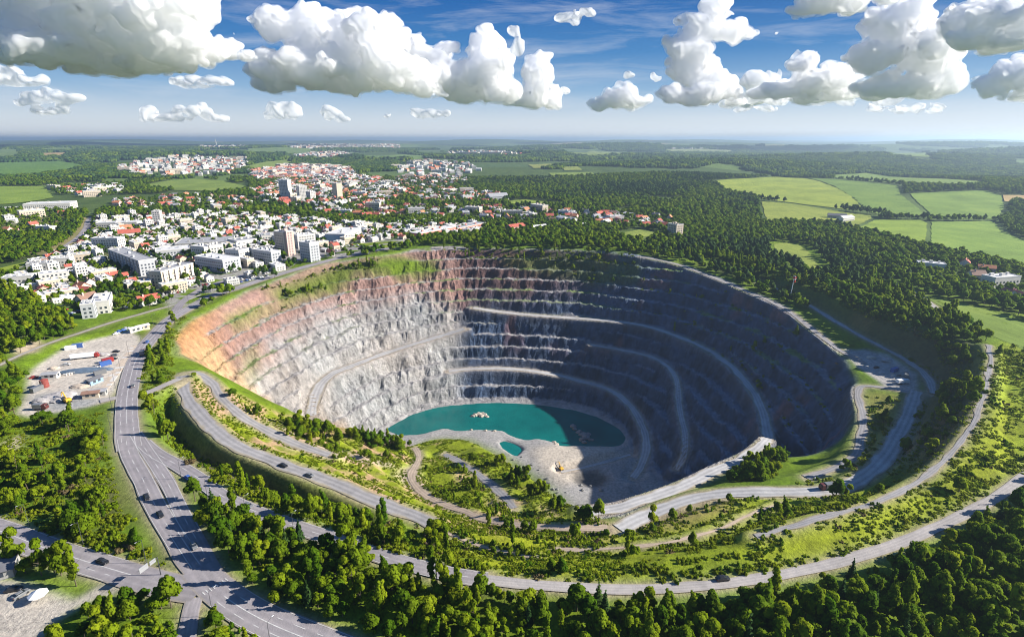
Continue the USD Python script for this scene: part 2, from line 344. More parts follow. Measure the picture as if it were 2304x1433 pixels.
# roads cut into and built out of the slope
ORDER = ['floor_track', 'bench_path', 'slope_path', 'embankment_path', 'middle_bench_road', 'lowest_road', 'west_ramp', 'sand_track', 'pit_entry_road', 'upper_bench_road', 'outer_haul_road', 'loop_road', 'crest_track', 'valley_road',
         'town_road', 'valley_highway', 'spiral_road', 'haul_road', 'east_rim_road', 'terrace_road', 'yard_access_road', 'lane', 'side_road', 'rim_lane', 'lower_road', 'slip_road', 'carriageway', 'junction_road', 'main_road']
near_road = np.full(GX.shape, 99.0)
road_kind = np.zeros(GX.shape, int)
tree_flat = cKDTree(flat)
for name in ORDER:
    hw, kind, _ = ROADS[name]
    w = ROAD_W[name]
    reach = hw + 7
    box = (GX > w[:, 0].min() - reach) & (GX < w[:, 0].max() + reach) & (GY > w[:, 1].min() - reach) & (GY < w[:, 1].max() + reach)
    if not box.any():
        continue
    q = np.c_[GX[box], GY[box]]
    d, k = cKDTree(w[:, :2]).query(q, distance_upper_bound=reach)
    ok = np.isfinite(d)
    k = np.where(ok, k, 0)
    z = w[k, 2] - .12
    s = sstep(hw + 1.3, reach, d)
    Zb = Z[box]
    Z[box] = np.where(ok, z * (1 - s) + Zb * s, Zb)
    nr = near_road[box]
    near_road[box] = np.where(ok, np.minimum(nr, d - hw), nr)
ground = sampler(Z)

# ------------------------------------------------------------------ what the ground is made of
rng = np.random.default_rng(11)
def zone(px_list):
    return Polygon(px_list).buffer(0)
PX, PY = seen(GX, GY, Z)
def in_px(poly, soft=1.0, warp=0.0):
    m = shapely.contains_xy(poly, (PX + warp * n1 * 10).ravel(), (PY + warp * n2 * 4).ravel()).reshape(GX.shape).astype(float)
    return gaussian_filter(m, soft)[..., None]
dzy, dzx = np.gradient(Z, STEP)
slope = np.hypot(dzx, dzy)
flatness = (1 - sstep(.35, .8, slope))[..., None]
nA, nB, nC = (fbm(GX, GY, s, 4, q)[..., None] for s, q in ((60, 41), (17, 42), (5, 43)))
col = np.empty(GX.shape + (3,))
def rgb(*c):
    return np.array(c, float)
GRASS, MEADOW, FOREST = rgb(.105, .165, .007), rgb(.20, .245, .010), rgb(.035, .052, .014)
SOIL, SAND, GRAVEL = rgb(.36, .24, .13), rgb(.46, .37, .27), rgb(.30, .285, .27)
col[:] = GRASS * (1 + .35 * nB + .3 * nC) + rgb(.03, .02, 0) * nA
lush = zone([(985,1195),(1200,1200),(1400,1215),(1700,1110),(1900,1115),(2080,1090),(2230,930),(2240,780),(2304,760),(2304,1060),(2000,1215),(1700,1295),(1400,1310),(1090,1290)])
w = in_px(lush, 3)
col = col * (1 - w) + w * (MEADOW * (1 + .35 * nB + .35 * nC) + rgb(.04, .02, 0) * nA)
slope_left = zone([(420,850),(520,880),(640,935),(780,960),(930,1000),(985,990),(1060,990),(1280,1135),(1390,1190),(1390,1215),(1000,1200),(700,1080),(520,1000),(430,920)])
w = in_px(slope_left, 3)
earth = sstep(.05, .45, nB + .5 * nA + .25 * (slope[..., None] - .4))
col = col * (1 - w) + w * ((1 - earth) * (MEADOW * .95 * (1 + .4 * nC)) + earth * (SOIL * (1 + .25 * nC)))
# bare rock of the pit: pale grey on the west side, to the east dark rock with the navy of its shade painted in, red and orange weathered rock near the top
strata = np.sin(Z * 1.9 + 2.2 * n1 + .03 * GX)[..., None]
rock = rgb(.27, .26, .25) * (1 + .10 * strata) * (1 + .32 * nB + .40 * nC) + rgb(.05, .02, .0) * nA
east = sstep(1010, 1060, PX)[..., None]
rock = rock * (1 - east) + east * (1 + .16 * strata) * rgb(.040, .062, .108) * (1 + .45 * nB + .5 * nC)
deep = Z[..., None]
redtop = sstep(-50, -24, deep + 12 * nA + 5 * nB)
redtop = redtop * (1 - 1.0 * sstep(1180, 1450, PX)[..., None])
rock = rock * (1 - redtop * .8) + redtop * .8 * ((1 - .55 * east) * rgb(.25, .13, .10) * (1 + .25 * nB + .25 * nC))
redspot = sstep(.32, .5, fbm(GX, GY, 34, 3, 47)[..., None]) * sstep(-95, -60, deep) * east
rock = rock * (1 - redspot * .4) + redspot * .4 * rgb(.22, .10, .085)
orange = sstep(560, 425, PX + 50 * n1)[..., None] * sstep(-62, -34, deep + 14 * nA) * sstep(560, 500, PX * .0 + 500)[..., None]
rock = rock * (1 - orange) + orange * (rgb(.36, .185, .085) * (1 + .2 * nB + .2 * nC))
ledge = flatness
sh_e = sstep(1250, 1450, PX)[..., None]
dust = ((1 - sh_e) * rgb(.30, .285, .275) + sh_e * rgb(.17, .20, .25)) * (1 + .15 * nC)  # pale ledge dust; eastward its colour is darkened and blued to carry the shade
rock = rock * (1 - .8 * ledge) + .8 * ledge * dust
green = ledge * sstep(-70, -25, deep) * sstep(-.1, .25, nB + nA * .6)
rock = rock * (1 - .8 * green) + .8 * green * GRASS
for px, c, am in [([(578,656),(640,640),(745,604),(800,590),(900,580),(985,598),(990,612),(900,618),(800,622),(745,662),(640,676)], GRASS * .75, .9),
                  ([(860,578),(960,590),(988,606),(900,622),(840,610)], GRASS * .95, .85),
                  ([(515,720),(580,690),(650,676),(690,676),(590,708),(530,740)], GRASS * 1.1, .8),
                  ([(640,930),(560,860),(470,760),(410,770),(430,815),(520,880)], SOIL * 1.15, .7),
                  ([(1130,575),(1330,572),(1440,590),(1440,640),(1330,640),(1200,610),(1130,600)], GRASS * .8, .55),
                  ([(560,790),(585,770),(575,850),(545,880)], GRASS, .6)]:
    w = in_px(zone(px), 2.5, 1) * am
    rock = rock * (1 - w) + w * c * (1 + .3 * nC)
bottom = (floor_in * 1.0)[..., None]
pale = inside(heap, 3)[..., None]
fl_c = rgb(.275, .265, .255) * (1 + .12 * nB + .12 * nC) * (1 - pale) + pale * rgb(.42, .37, .31) * (1 + .08 * nC)
hol = inside(hollow, 2)[..., None]
fl_c = fl_c * (1 - hol * .65)
rock = rock * (1 - bottom) + bottom * fl_c
wr = gaussian_filter(rimd.astype(float), 1.5)[..., None]
near_over = in_px(zone([(935,1000),(985,985),(1060,988),(1150,1030),(1230,1083),(1275,1130),(1310,1160),(1200,1180),(1050,1080)]), 3)
wr = wr * (1 - near_over * .8)
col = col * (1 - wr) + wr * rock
# other bare and dark places
for px, c, am, soft in [([(640,990),(760,1012),(880,1040),(905,1054),(760,1032),(640,1007)], SAND * .85, .85, 1.5), ([(690,938),(780,960),(925,1002),(900,1012),(760,984)], SOIL * .85, .75, 1.5), ([(575,930),(640,960),(720,985),(700,992),(620,970)], SAND * .7, .7, 1.5),
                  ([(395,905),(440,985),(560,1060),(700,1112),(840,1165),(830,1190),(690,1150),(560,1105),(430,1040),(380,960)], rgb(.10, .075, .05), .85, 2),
                  ([(30,768),(60,752),(98,772),(85,792),(40,798)], SAND * 1.05, .95, 1.5), ([(-5,1010),(25,985),(55,978),(45,1000),(0,1040)], SAND * .9, .9, 1.5),
                  ([(240,920),(262,1010),(330,1140),(400,1275),(385,1285),(330,1230),(270,1120),(225,1010)], GRASS * .8, .9, 2),
                  ([(880,1068),(930,1045),(945,1075),(960,1105),(930,1105)], SAND, .9, 1.5), ([(1018,1062),(1042,1052),(1050,1090),(1030,1088)], SAND * rgb(1.1, .95, .75), .95, 1.5),
                  ([(1090,1120),(1125,1128),(1135,1160),(1105,1150)], SAND * rgb(1.1, .95, .75), .9, 1.5), ([(1200,1130),(1225,1140),(1270,1165),(1230,1162)], SAND * rgb(1.0, .85, .75), .9, 1.5),
                  ([(1420,1170),(1560,1120),(1660,1118),(1640,1150),(1500,1200),(1430,1200)], SOIL * .8, .6, 3), ([(700,1195),(740,1196),(800,1225),(780,1240),(730,1232)], SAND, .9, 1.5),
                  ([(1940,882),(1990,884),(2035,895),(2005,985),(1960,1060),(1900,1080),(1935,1000),(1950,930)], rgb(.22, .19, .05), .7, 3),
                  ([(2060,900),(2100,940),(2080,1010),(2030,1060),(2010,1020)], SAND * .7, .7, 3), ([(150,1085),(240,1060),(290,1130),(240,1190),(150,1160)], rgb(.11, .085, .045), .8, 4)]:
    w = in_px(zone(px), soft, 1) * am
    col = col * (1 - w) + w * c * (1 + .2 * nB + .2 * nC)
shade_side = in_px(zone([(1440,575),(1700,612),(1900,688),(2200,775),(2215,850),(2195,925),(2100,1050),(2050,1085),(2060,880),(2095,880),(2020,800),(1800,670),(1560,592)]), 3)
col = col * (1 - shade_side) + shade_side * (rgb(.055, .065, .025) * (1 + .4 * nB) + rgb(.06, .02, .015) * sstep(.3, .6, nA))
# the verge of every road is dusty
verge = np.exp(-np.clip(near_road, 0, 50) / 1.6)[..., None] * (near_road < 20)[..., None]
col = col * (1 - .75 * verge) + .75 * verge * (SAND * .75)
for p, c in ((quarry_yard, rgb(.46, .41, .35)), (east_yard, rgb(.33, .31, .29)), (corner_lot, rgb(.39, .35, .30))):
    w = inside(p, 1)[..., None]
    col = col * (1 - w) + w * c * (1 + .10 * nB + .12 * nC)
gap = in_px(zone([(110,926),(60,890),(150,880),(236,896),(200,915)]), 2)
col = col * (1 - gap) + gap * rgb(.27, .27, .265) * (1 + .1 * nC)
town_px = [zone(p) for p in ([(8,622),(60,596),(120,570),(165,545),(200,520),(215,492),(340,485),(520,480),(660,490),(830,510),(960,498),(1090,505),(1085,530),(990,535),(905,545),(840,570),(700,592),(590,622),(520,645),(440,678),(400,700),(330,655),(250,640),(150,690),(60,655)],)]
for t in town_px:
    w = in_px(t, 2)
    col = col * (1 - w) + w * (rgb(.26, .25, .225) * (1 + .25 * nC) * sstep(.25, -.05, nB) + GRASS * sstep(-.05, .25, nB))
col = np.clip(col, .004, .8)

# ------------------------------------------------------------------ materials of the land
def attr_ground(name, rough, fine, bump, scale2=.9, span=(.55, 1.45)):
    return usdkit.material(stage, '/World/Looks/' + name, {
        'a': ('attribute', {'attribute': 'tone'}), 'g': ('geometry', {}),
        'n': ('noise_texture', {'scale': fine, 'detail': 5.0, 'roughness': .62}),
        'r': ('rgb_ramp', {'ramp': [(0.25, (span[0],) * 3), (.5, (1, 1, 1)), (.78, (span[1], span[1] * .98, span[1] * .94))]}),
        'm': ('mix', {'mix_type': 'multiply', 'fac': 1.0}),
        'n2': ('noise_texture', {'scale': scale2, 'detail': 4.0, 'roughness': .7}),
        'b': ('bump', {'strength': .9, 'distance': bump}),
        'p': ('principled_bsdf', {'roughness': rough, 'specular_ior_level': .15})},
        [('g.position', 'n.vector'), ('g.position', 'n2.vector'), ('n.fac', 'r.fac'), ('a.color', 'm.color1'), ('r.color', 'm.color2'), ('m.color', 'p.base_color'), ('n2.fac', 'b.height'), ('b.normal', 'p.normal')], surface='p.BSDF')
M_ground = attr_ground('earth_and_grass', .95, .5, .5)
M_rock = attr_ground('quarry_rock', .9, .22, 2.6, .33)
M_far = usdkit.material(stage, '/World/Looks/far_country', {
    'g': ('geometry', {}),
    'mp': ('mapping', {'scale': (1 / 900., 1 / 620., 0), 'rotation': (0, 0, .35)}),
    'v': ('voronoi_texture', {'scale': 1.0, 'randomness': .95}),
    'vr': ('separate_color', {}),
    'fr': ('rgb_ramp', {'ramp': [(0, (.06, .095, .022)), (.40, (.075, .115, .025)), (.41, (.10, .15, .035)), (.62, (.14, .20, .05)), (.63, (.085, .13, .035)), (.80, (.11, .16, .04)), (.81, (.26, .22, .10)), (.9, (.30, .25, .13)), (.91, (.06, .1, .03))], 'interpolate': False}),
    'wn': ('noise_texture', {'scale': .00075, 'detail': 5.0, 'roughness': .55}),
    'wr': ('rgb_ramp', {'ramp': [(.47, (0, 0, 0)), (.50, (1, 1, 1))]}),
    'fn': ('noise_texture', {'scale': .02, 'detail': 5.0, 'roughness': .7}),
    'fo': ('rgb_ramp', {'ramp': [(.3, (.035, .06, .014)), (.55, (.065, .10, .022)), (.75, (.10, .14, .035))]}),
    'mx': ('mix', {'mix_type': 'mix'}),
    'p': ('principled_bsdf', {'roughness': .95, 'specular_ior_level': .1})},
    [('g.position', 'mp.vector'), ('mp.vector', 'v.vector'), ('v.color', 'vr.color'), ('vr.r', 'fr.fac'), ('g.position', 'wn.vector'), ('wn.fac', 'wr.fac'), ('g.position', 'fn.vector'), ('fn.fac', 'fo.fac'),
     ('wr.color', 'mx.fac'), ('fr.color', 'mx.color1'), ('fo.color', 'mx.color2'), ('mx.color', 'p.base_color')], surface='p.BSDF')
def plain(name, c, rough=.7, metal=0.0, noise=None, amount=.25, spec=.4, vary=0.0, bump=0.0):
    nodes = {'p': ('principled_bsdf', {'base_color': c, 'roughness': rough, 'metallic': metal, 'specular_ior_level': spec})}
    links = []
    last = None
    if noise:
        nodes.update({'g': ('geometry', {}), 'n': ('noise_texture', {'scale': noise, 'detail': 5.0, 'roughness': .65}),
                      'r': ('rgb_ramp', {'ramp': [(.3, tuple(x * (1 - amount) for x in c)), (.7, tuple(min(1, x * (1 + amount)) for x in c))]})})
        links += [('g.position', 'n.vector'), ('n.fac', 'r.fac')]
        last = 'r.color'
        if bump:
            nodes['b'] = ('bump', {'strength': .7, 'distance': bump})
            links += [('n.fac', 'b.height'), ('b.normal', 'p.normal')]
    if vary:
        nodes.update({'o': ('object_info', {}), 'h': ('hsv', {'color': c}), 'mr': ('map_range', {'from_min': 0.0, 'from_max': 1.0, 'to_min': 1 - vary, 'to_max': 1 + vary})})
        links += [('o.random', 'mr.value'), ('mr.result', 'h.value')]
        if last:
            links.append((last, 'h.color'))
        last = 'h.color'
    if last:
        links.append((last, 'p.base_color'))
    return usdkit.material(stage, '/World/Looks/' + name, nodes, links, surface='p.BSDF')
M_road = {'asphalt': plain('asphalt', (.215, .195, .198), .85, noise=.45, amount=.22), 'concrete': plain('worn_concrete', (.40, .365, .335), .85, noise=.35, amount=.18),
          'gravel': plain('crushed_stone', (.36, .335, .32), .9, noise=.5, amount=.25), 'sand': plain('sandy_track', (.47, .385, .30), .9, noise=.5, amount=.25)}
M_paint = plain('road_paint', (.50, .49, .47), .6, noise=1.2, amount=.3)
M_water = usdkit.material(stage, '/World/Looks/turquoise_water', {
    'g': ('geometry', {}), 'n': ('noise_texture', {'scale': .03, 'detail': 4.0}),
    'r': ('rgb_ramp', {'ramp': [(.3, (.001, .085, .083)), (.7, (.003, .14, .125))]}),
    'n2': ('noise_texture', {'scale': .8, 'detail': 3.0}), 'b': ('bump', {'strength': .25, 'distance': .05}),
    'p': ('principled_bsdf', {'roughness': .12, 'ior': 1.33, 'specular_ior_level': .35})},
    [('g.position', 'n.vector'), ('n.fac', 'r.fac'), ('r.color', 'p.base_color'), ('g.position', 'n2.vector'), ('n2.fac', 'b.height'), ('b.normal', 'p.normal')], surface='p.BSDF')

# ------------------------------------------------------------------ meshes of the land
def grow(start, stop, first, rate):
    out, s, x = [], first, start
    sg = 1 if stop > start else -1
    while (stop - x) * sg > 0:
        s *= rate
        x += sg * s
        out.append(x)
    return np.array(out)
ex = grow(fx[-1], 46000, STEP, 1.12)
ax = np.r_[grow(fx[0], -46000, STEP, 1.12)[::-1], fx, ex]
ay = np.r_[grow(fy[0], -6000, STEP, 1.16)[::-1], fy, grow(fy[-1], 46000, STEP, 1.08)]
ix, iy = np.searchsorted(ax, fx[0]), np.searchsorted(ay, fy[0])
AX, AY = np.meshgrid(ax, ay)
AZ = outer(AX, AY)
AZ[iy:iy + len(fy), ix:ix + len(fx)] = Z
tone = np.tile(GRASS, AX.shape + (1,))
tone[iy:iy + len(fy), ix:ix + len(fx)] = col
nx, ny = len(ax), len(ay)
ii, jj = np.meshgrid(np.arange(nx - 1), np.arange(ny - 1))
cx, cy = (ax[ii] + ax[ii + 1]) / 2, (ay[jj] + ay[jj + 1]) / 2
is_near = (cx > X0) & (cx < X1) & (cy > Y0) & (cy < Y1)
cpx, cpy = seen(cx, cy, AZ[:-1, :-1])
is_pit = np.zeros(cx.shape, bool)
is_pit[is_near] = shapely.contains_xy(rim_poly, cx[is_near], cy[is_near])
is_far = ~is_near
def land(name, mask, mat, smooth=True):
    i, j = ii[mask], jj[mask]
    a = j * nx + i
    quads = np.stack([a, a + 1, a + nx + 1, a + nx], 1)
    used, inv = np.unique(quads, return_inverse=True)
    inv = inv.reshape(quads.shape)
    v = np.c_[AX.ravel()[used], AY.ravel()[used], AZ.ravel()[used]]
    m = usdkit.mesh(stage, '/World/' + name, (v, inv), mat, smooth=smooth)
    UsdGeom.PrimvarsAPI(m).CreatePrimvar('tone', Sdf.ValueTypeNames.Color3fArray, 'vertex').Set(Vt.Vec3fArray.FromNumpy(tone.reshape(-1, 3)[used].astype(np.float32)))
    return m
tag(land('ground', is_near & ~is_pit, M_ground), kind='structure')
is_floor = np.zeros(cx.shape, bool)
is_floor[is_near] = shapely.contains_xy(toe_poly.buffer(-3), cx[is_near], cy[is_near])
is_floor &= is_pit
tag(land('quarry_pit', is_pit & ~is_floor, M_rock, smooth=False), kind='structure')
tag(land('pit_floor', is_floor, M_ground), kind='structure')
tag(land('countryside', is_far, M_far), kind='structure')

def height(x, y):
    """top of the built land (its grid, between the grid's points too)"""
    x, y = np.asarray(x, float), np.asarray(y, float)
    i, j = np.clip(np.searchsorted(ax, x) - 1, 0, nx - 2), np.clip(np.searchsorted(ay, y) - 1, 0, ny - 2)
    u, v = (x - ax[i]) / (ax[i + 1] - ax[i]), (y - ay[j]) / (ay[j + 1] - ay[j])
    z00, z10, z01, z11 = AZ[j, i], AZ[j, i + 1], AZ[j + 1, i], AZ[j + 1, i + 1]
    return np.where(v <= u, z00 + u * (z10 - z00) + v * (z11 - z10), z00 + v * (z01 - z00) + u * (z11 - z01))
def on_land(px, py):
    return march(px, py, height)

def sheet(poly, lift, cell=None):
    """a polygon draped over the land"""
    minx, miny, maxx, maxy = poly.bounds
    cell = cell or max(3.0, min(40.0, max(maxx - minx, maxy - miny) / 24))
    V, Fc = [], []
    for x in np.arange(minx, maxx, cell):
        for y in np.arange(miny, maxy, cell):
            piece = poly.intersection(sbox(x, y, x + cell, y + cell))
            for g in getattr(piece, 'geoms', [piece]):
                if g.geom_type != 'Polygon' or g.area < cell * cell * 1e-4:
                    continue
                v, f = trimesh.creation.triangulate_polygon(g, engine='earcut')
                Fc.append(np.asarray(f) + sum(map(len, V)))
                V.append(np.asarray(v))
    v, f = np.vstack(V), np.vstack(Fc)
    a, bq, cq = v[f[:, 0]], v[f[:, 1]], v[f[:, 2]]
    turn = (bq[:, 0] - a[:, 0]) * (cq[:, 1] - a[:, 1]) - (bq[:, 1] - a[:, 1]) * (cq[:, 0] - a[:, 0]) < 0
    f[turn] = f[turn][:, ::-1]
    r = np.hypot(v[:, 0], v[:, 1])
    z = height(v[:, 0], v[:, 1]) + lift + np.maximum(0, r - 700) * .0012
    return np.c_[v, z], f
def ragged(poly, amp, step, seed=0):
    r = np.random.default_rng(seed)
    line = poly.exterior
    n = max(8, int(line.length / step))
    pts = np.array([line.interpolate(k / n, normalized=True).coords[0] for k in range(n)])
    return Polygon(pts + r.normal(0, amp, pts.shape)).buffer(0)

def ribbon(w, hw, lift, jag=0.0, seed=0, off=0.0, a=0.0, b=1.0):
    """a strip along a road; off shifts it sideways, a..b is the stretch of it"""
    i0, i1 = int(a * (len(w) - 1)), max(int(b * (len(w) - 1)), int(a * (len(w) - 1)) + 1)
    t = np.gradient(w[:, :2], axis=0)
    t /= np.linalg.norm(t, axis=1, keepdims=True) + 1e-9
    n = np.c_[t[:, 1], -t[:, 0]][i0:i1 + 1]
    w = w[i0:i1 + 1]
    r = np.random.default_rng(seed)
    k = np.linspace(-1, 1, 5 if hw > 1 else 2)
    half = hw + (gaussian_filter(r.normal(0, 1, (len(w), 2)), (1.5, 0)) * jag if jag else np.zeros((len(w), 2)))
    rows = []
    for s in k:
        h = off + s * (half[:, 0] if s < 0 else half[:, 1])
        rows.append(np.c_[w[:, :2] + n * h[:, None] if np.ndim(h) else w[:, :2] + n * h, w[:, 2] + lift - (.04 if abs(s) == 1 and hw > 1 else 0)])
    v = np.stack(rows, 1)
    m, q = v.shape[:2]
    i, j = np.meshgrid(np.arange(m - 1), np.arange(q - 1), indexing='ij')
    f = np.stack([i * q + j, i * q + j + 1, (i + 1) * q + j + 1, (i + 1) * q + j], -1).reshape(-1, 4)
    return v.reshape(-1, 3), f
M_worn = attr_ground('worn_road', .9, .35, .1, 1.5, (.82, 1.18))
ROAD_TONE = {'asphalt': (.245, .225, .232), 'concrete': (.32, .295, .28), 'gravel': (.245, .235, .235), 'sand': (.38, .30, .23)}
LIFT = {}
def road_strip(name, k):
    hw, kind, _ = ROADS[name]
    w = ROAD_W[name]
    rough_edge = kind in ('gravel', 'sand')
    r = np.random.default_rng(k)
    t = np.gradient(w[:, :2], axis=0)
    t /= np.linalg.norm(t, axis=1, keepdims=True) + 1e-9
    n = np.c_[t[:, 1], -t[:, 0]]
    ss = np.linspace(-1, 1, 13)
    jag = gaussian_filter(r.normal(0, 1, (len(w), 2)), (2.0, 0)) * (1.6 if rough_edge else .35)
    V, T = [], []
    for q in ss:
        h = q * (hw + np.clip(jag[:, 0] if q < 0 else jag[:, 1], -.45 * hw, .8) * abs(q) ** 2)
        x, y = w[:, 0] + n[:, 0] * h, w[:, 1] + n[:, 1] * h
        V.append(np.c_[x, y, w[:, 2] + LIFT[name] - (.05 if abs(q) == 1 else 0)])
        c = np.array((.36, .35, .345) if name in ('spiral_road', 'lowest_road', 'middle_bench_road', 'west_ramp', 'haul_road', 'outer_haul_road', 'floor_track') else ROAD_TONE[kind]) * np.ones((len(w), 1))
        worn = .16 * math.cos(q * 9.4) if rough_edge else .10 * math.cos(q * 12.5)
        c = c * (1 + worn + .16 * fbm(x, y, 9, 4, 800 + k) + .14 * fbm(x, y, 40, 3, 830 + k))[:, None]
        e = sstep(.62 if rough_edge else .90, 1.0, abs(q) + .28 * fbm(x, y, 5, 3, 860 + k) * rough_edge)
        e = np.broadcast_to(np.asarray(e, float), (len(w),))[:, None] * (.75 if rough_edge else .5)
        T.append(c * (1 - e) + e * np.array([.26, .215, .13]) * (1 + .3 * fbm(x, y, 4, 3, 890 + k))[:, None])
    v = np.stack(V, 1)
    m, qn = v.shape[:2]
    i, j = np.meshgrid(np.arange(m - 1), np.arange(qn - 1), indexing='ij')
    f = np.stack([i * qn + j, i * qn + j + 1, (i + 1) * qn + j + 1, (i + 1) * qn + j], -1).reshape(-1, 4)
    p = usdkit.mesh(stage, '/World/' + name, (v.reshape(-1, 3), f), M_worn, smooth=True)
    UsdGeom.PrimvarsAPI(p).CreatePrimvar('tone', Sdf.ValueTypeNames.Color3fArray, 'vertex').Set(Vt.Vec3fArray.FromNumpy(np.stack(T, 1).reshape(-1, 3).astype(np.float32)))
    tag(p, kind='structure')
for k, name in enumerate(ORDER):
    LIFT[name] = .02 + .008 * k
    road_strip(name, k)
def water(name, poly, z):
    v, f = trimesh.creation.triangulate_polygon(poly, engine='earcut')
    f = np.asarray(f)
    a, b, c = (v[f[:, k]] for k in range(3))
    if np.sum((b[:, 0] - a[:, 0]) * (c[:, 1] - a[:, 1]) - (b[:, 1] - a[:, 1]) * (c[:, 0] - a[:, 0])) < 0:
        f = f[:, ::-1]
    tag(obj(name, (np.c_[v, np.full(len(v), z)], f), M_water), kind='structure')
water('lake', lake_poly.buffer(7), LAKE_Z)
water('pond', pond_poly.buffer(3), LAKE_Z - .1)

# ------------------------------------------------------------------ the air
haze_mat = usdkit.material(stage, '/World/Looks/haze', {'v': ('principled_volume', {'color': (.60, .79, .97), 'density': 8.5e-5, 'anisotropy': .45})}, volume='v.volume')
hz = trimesh.creation.box([100000, 60000, 335])
hz.apply_translation([0, 17000, -124 + 335 / 2])
tag(obj('haze', hz, haze_mat), kind='stuff')

# ------------------------------------------------------------------ clouds: solid heaps of vapour standing in the sky at their real distance
def noise_volume(n, power, seed):
    r = np.random.default_rng(seed)
    k = np.sqrt(sum(np.meshgrid(*(np.fft.fftfreq(n) ** 2 * n * n,) * 2, np.fft.rfftfreq(n) ** 2 * n * n, indexing='ij')))
    k[0, 0, 0] = 1
    f = np.fft.rfftn(r.normal(size=(n, n, n))) * k ** (-power)
    f[k < 2] = 0
    v = np.fft.irfftn(f, s=(n, n, n), axes=(0, 1, 2))
    return v / v.std()
NV = noise_volume(96, 2.5, 5)
def surface_nets(d, lo, h):
    """the surface d = 0 of a grid of values (positive inside), as quads"""
    s = d > 0
    nx_, ny_, nz_ = d.shape
    c = np.zeros((nx_ - 1, ny_ - 1, nz_ - 1), np.int8)
    for i, j, k in np.ndindex(2, 2, 2):
        c += s[i:nx_ - 1 + i, j:ny_ - 1 + j, k:nz_ - 1 + k]
    act = (c > 0) & (c < 8)
    idx = -np.ones(act.shape, np.int64)
    idx[act] = np.arange(act.sum())
    cell = np.argwhere(act)
    acc, cnt = np.zeros((len(cell), 3)), np.zeros(len(cell))
    cor = [np.array(o) for o in np.ndindex(2, 2, 2)]
    for a in cor:
        for bax in range(3):
            if a[bax]:
                continue
            b = a.copy()
            b[bax] = 1
            da, db = d[tuple((cell + a).T)], d[tuple((cell + b).T)]
            m = (da > 0) != (db > 0)
            t = np.where(m, da / np.where(m, da - db, 1), 0)
            acc += np.where(m[:, None], a + t[:, None] * (b - a), 0)
            cnt += m
    v = (cell + acc / cnt[:, None]) * h + lo
    F = []
    for axis in range(3):
        o = [q for q in range(3) if q != axis]
        sl0, sl1 = [slice(1, -1)] * 3, [slice(1, -1)] * 3
        sl0[axis], sl1[axis] = slice(0, -1), slice(1, None)
        a, b = s[tuple(sl0)], s[tuple(sl1)]
        e = np.argwhere(a != b)
        out = a[tuple(e.T)]
        g = e.copy()
        g[:, o[0]] += 1
        g[:, o[1]] += 1
        def nb(p, q):
            w = g.copy()
            w[:, o[0]] -= p
            w[:, o[1]] -= q
            return idx[tuple(w.T)]
        quad = np.stack([nb(1, 1), nb(0, 1), nb(0, 0), nb(1, 0)], 1)
        flip = out if axis != 1 else ~out
        quad[~flip] = quad[~flip][:, ::-1]
        F.append(quad)
    return v, np.vstack(F)
M_cloud = usdkit.material(stage, '/World/Looks/cloud_vapour', {
    'd': ('principled_bsdf', {'base_color': (.955, .96, .975), 'roughness': 1.0, 'specular_ior_level': 0.0, 'subsurface_weight': 1.0, 'subsurface_radius': (1.0, 1.0, 1.0), 'subsurface_scale': 95.0})}, surface='d.BSDF')
def veil_matter(name, alpha, lo_, hi_, sc):
    return usdkit.material(stage, '/World/Looks/' + name, {
        'lw': ('layer_weight', {'blend': .5}), 'g': ('geometry', {}),
        'n': ('noise_texture', {'scale': sc, 'detail': 8.0, 'roughness': .66}),
        'ad': ('math', {'math_type': 'multiply_add', 'value2': 1.5, 'value3': -.75}), 'sum': ('math', {'math_type': 'add'}),
        'r': ('map_range', {'range_type': 'smoothstep', 'from_min': hi_, 'from_max': lo_, 'to_min': 0.0, 'to_max': alpha, 'clamp': True}),
        'd': ('diffuse_bsdf', {'color': (.98, .98, .985), 'roughness': .5}), 'tl': ('translucent_bsdf', {'color': (.98, .98, .985)}),
        'mx': ('mix_closure', {'fac': .5}), 't': ('transparent_bsdf', {}), 'out': ('mix_closure', {})},
        [('g.position', 'n.vector'), ('n.fac', 'ad.value1'), ('lw.facing', 'sum.value1'), ('ad.value', 'sum.value2'), ('sum.value', 'r.value'),
         ('d.BSDF', 'mx.closure1'), ('tl.BSDF', 'mx.closure2'), ('r.result', 'out.fac'), ('t.BSDF', 'out.closure1'), ('mx.closure', 'out.closure2')], surface='out.closure')
M_veil = veil_matter('cloud_veil', .55, .30, .92, .0050)
M_wisp = veil_matter('thin_cloud_vapour', .62, .25, .95, .0065)
def puffs(L, seed, n1=13, n2=6):
    """smaller billows over the upper and outer sides of the big lobes, and smaller ones on those"""
    r = np.random.default_rng(seed)
    out = []
    def grow_on(q, n, lo_, hi_):
        res = []
        for _ in range(n):
            d = r.normal(size=3)
            d[2] = abs(d[2]) * .9 - .25
            d /= np.linalg.norm(d)
            k = r.uniform(lo_, hi_)
            rr = k * min(q[3:6])
            res.append(np.r_[q[:3] + d * q[3:6] * r.uniform(.82, 1.0), rr * r.uniform(.9, 1.25), rr, rr * r.uniform(.8, 1.05)])
        return res
    for q in L:
        a = grow_on(q, n1, .30, .58)
        out += a
        for p in a:
            out += grow_on(p, n2, .30, .60)
    return out
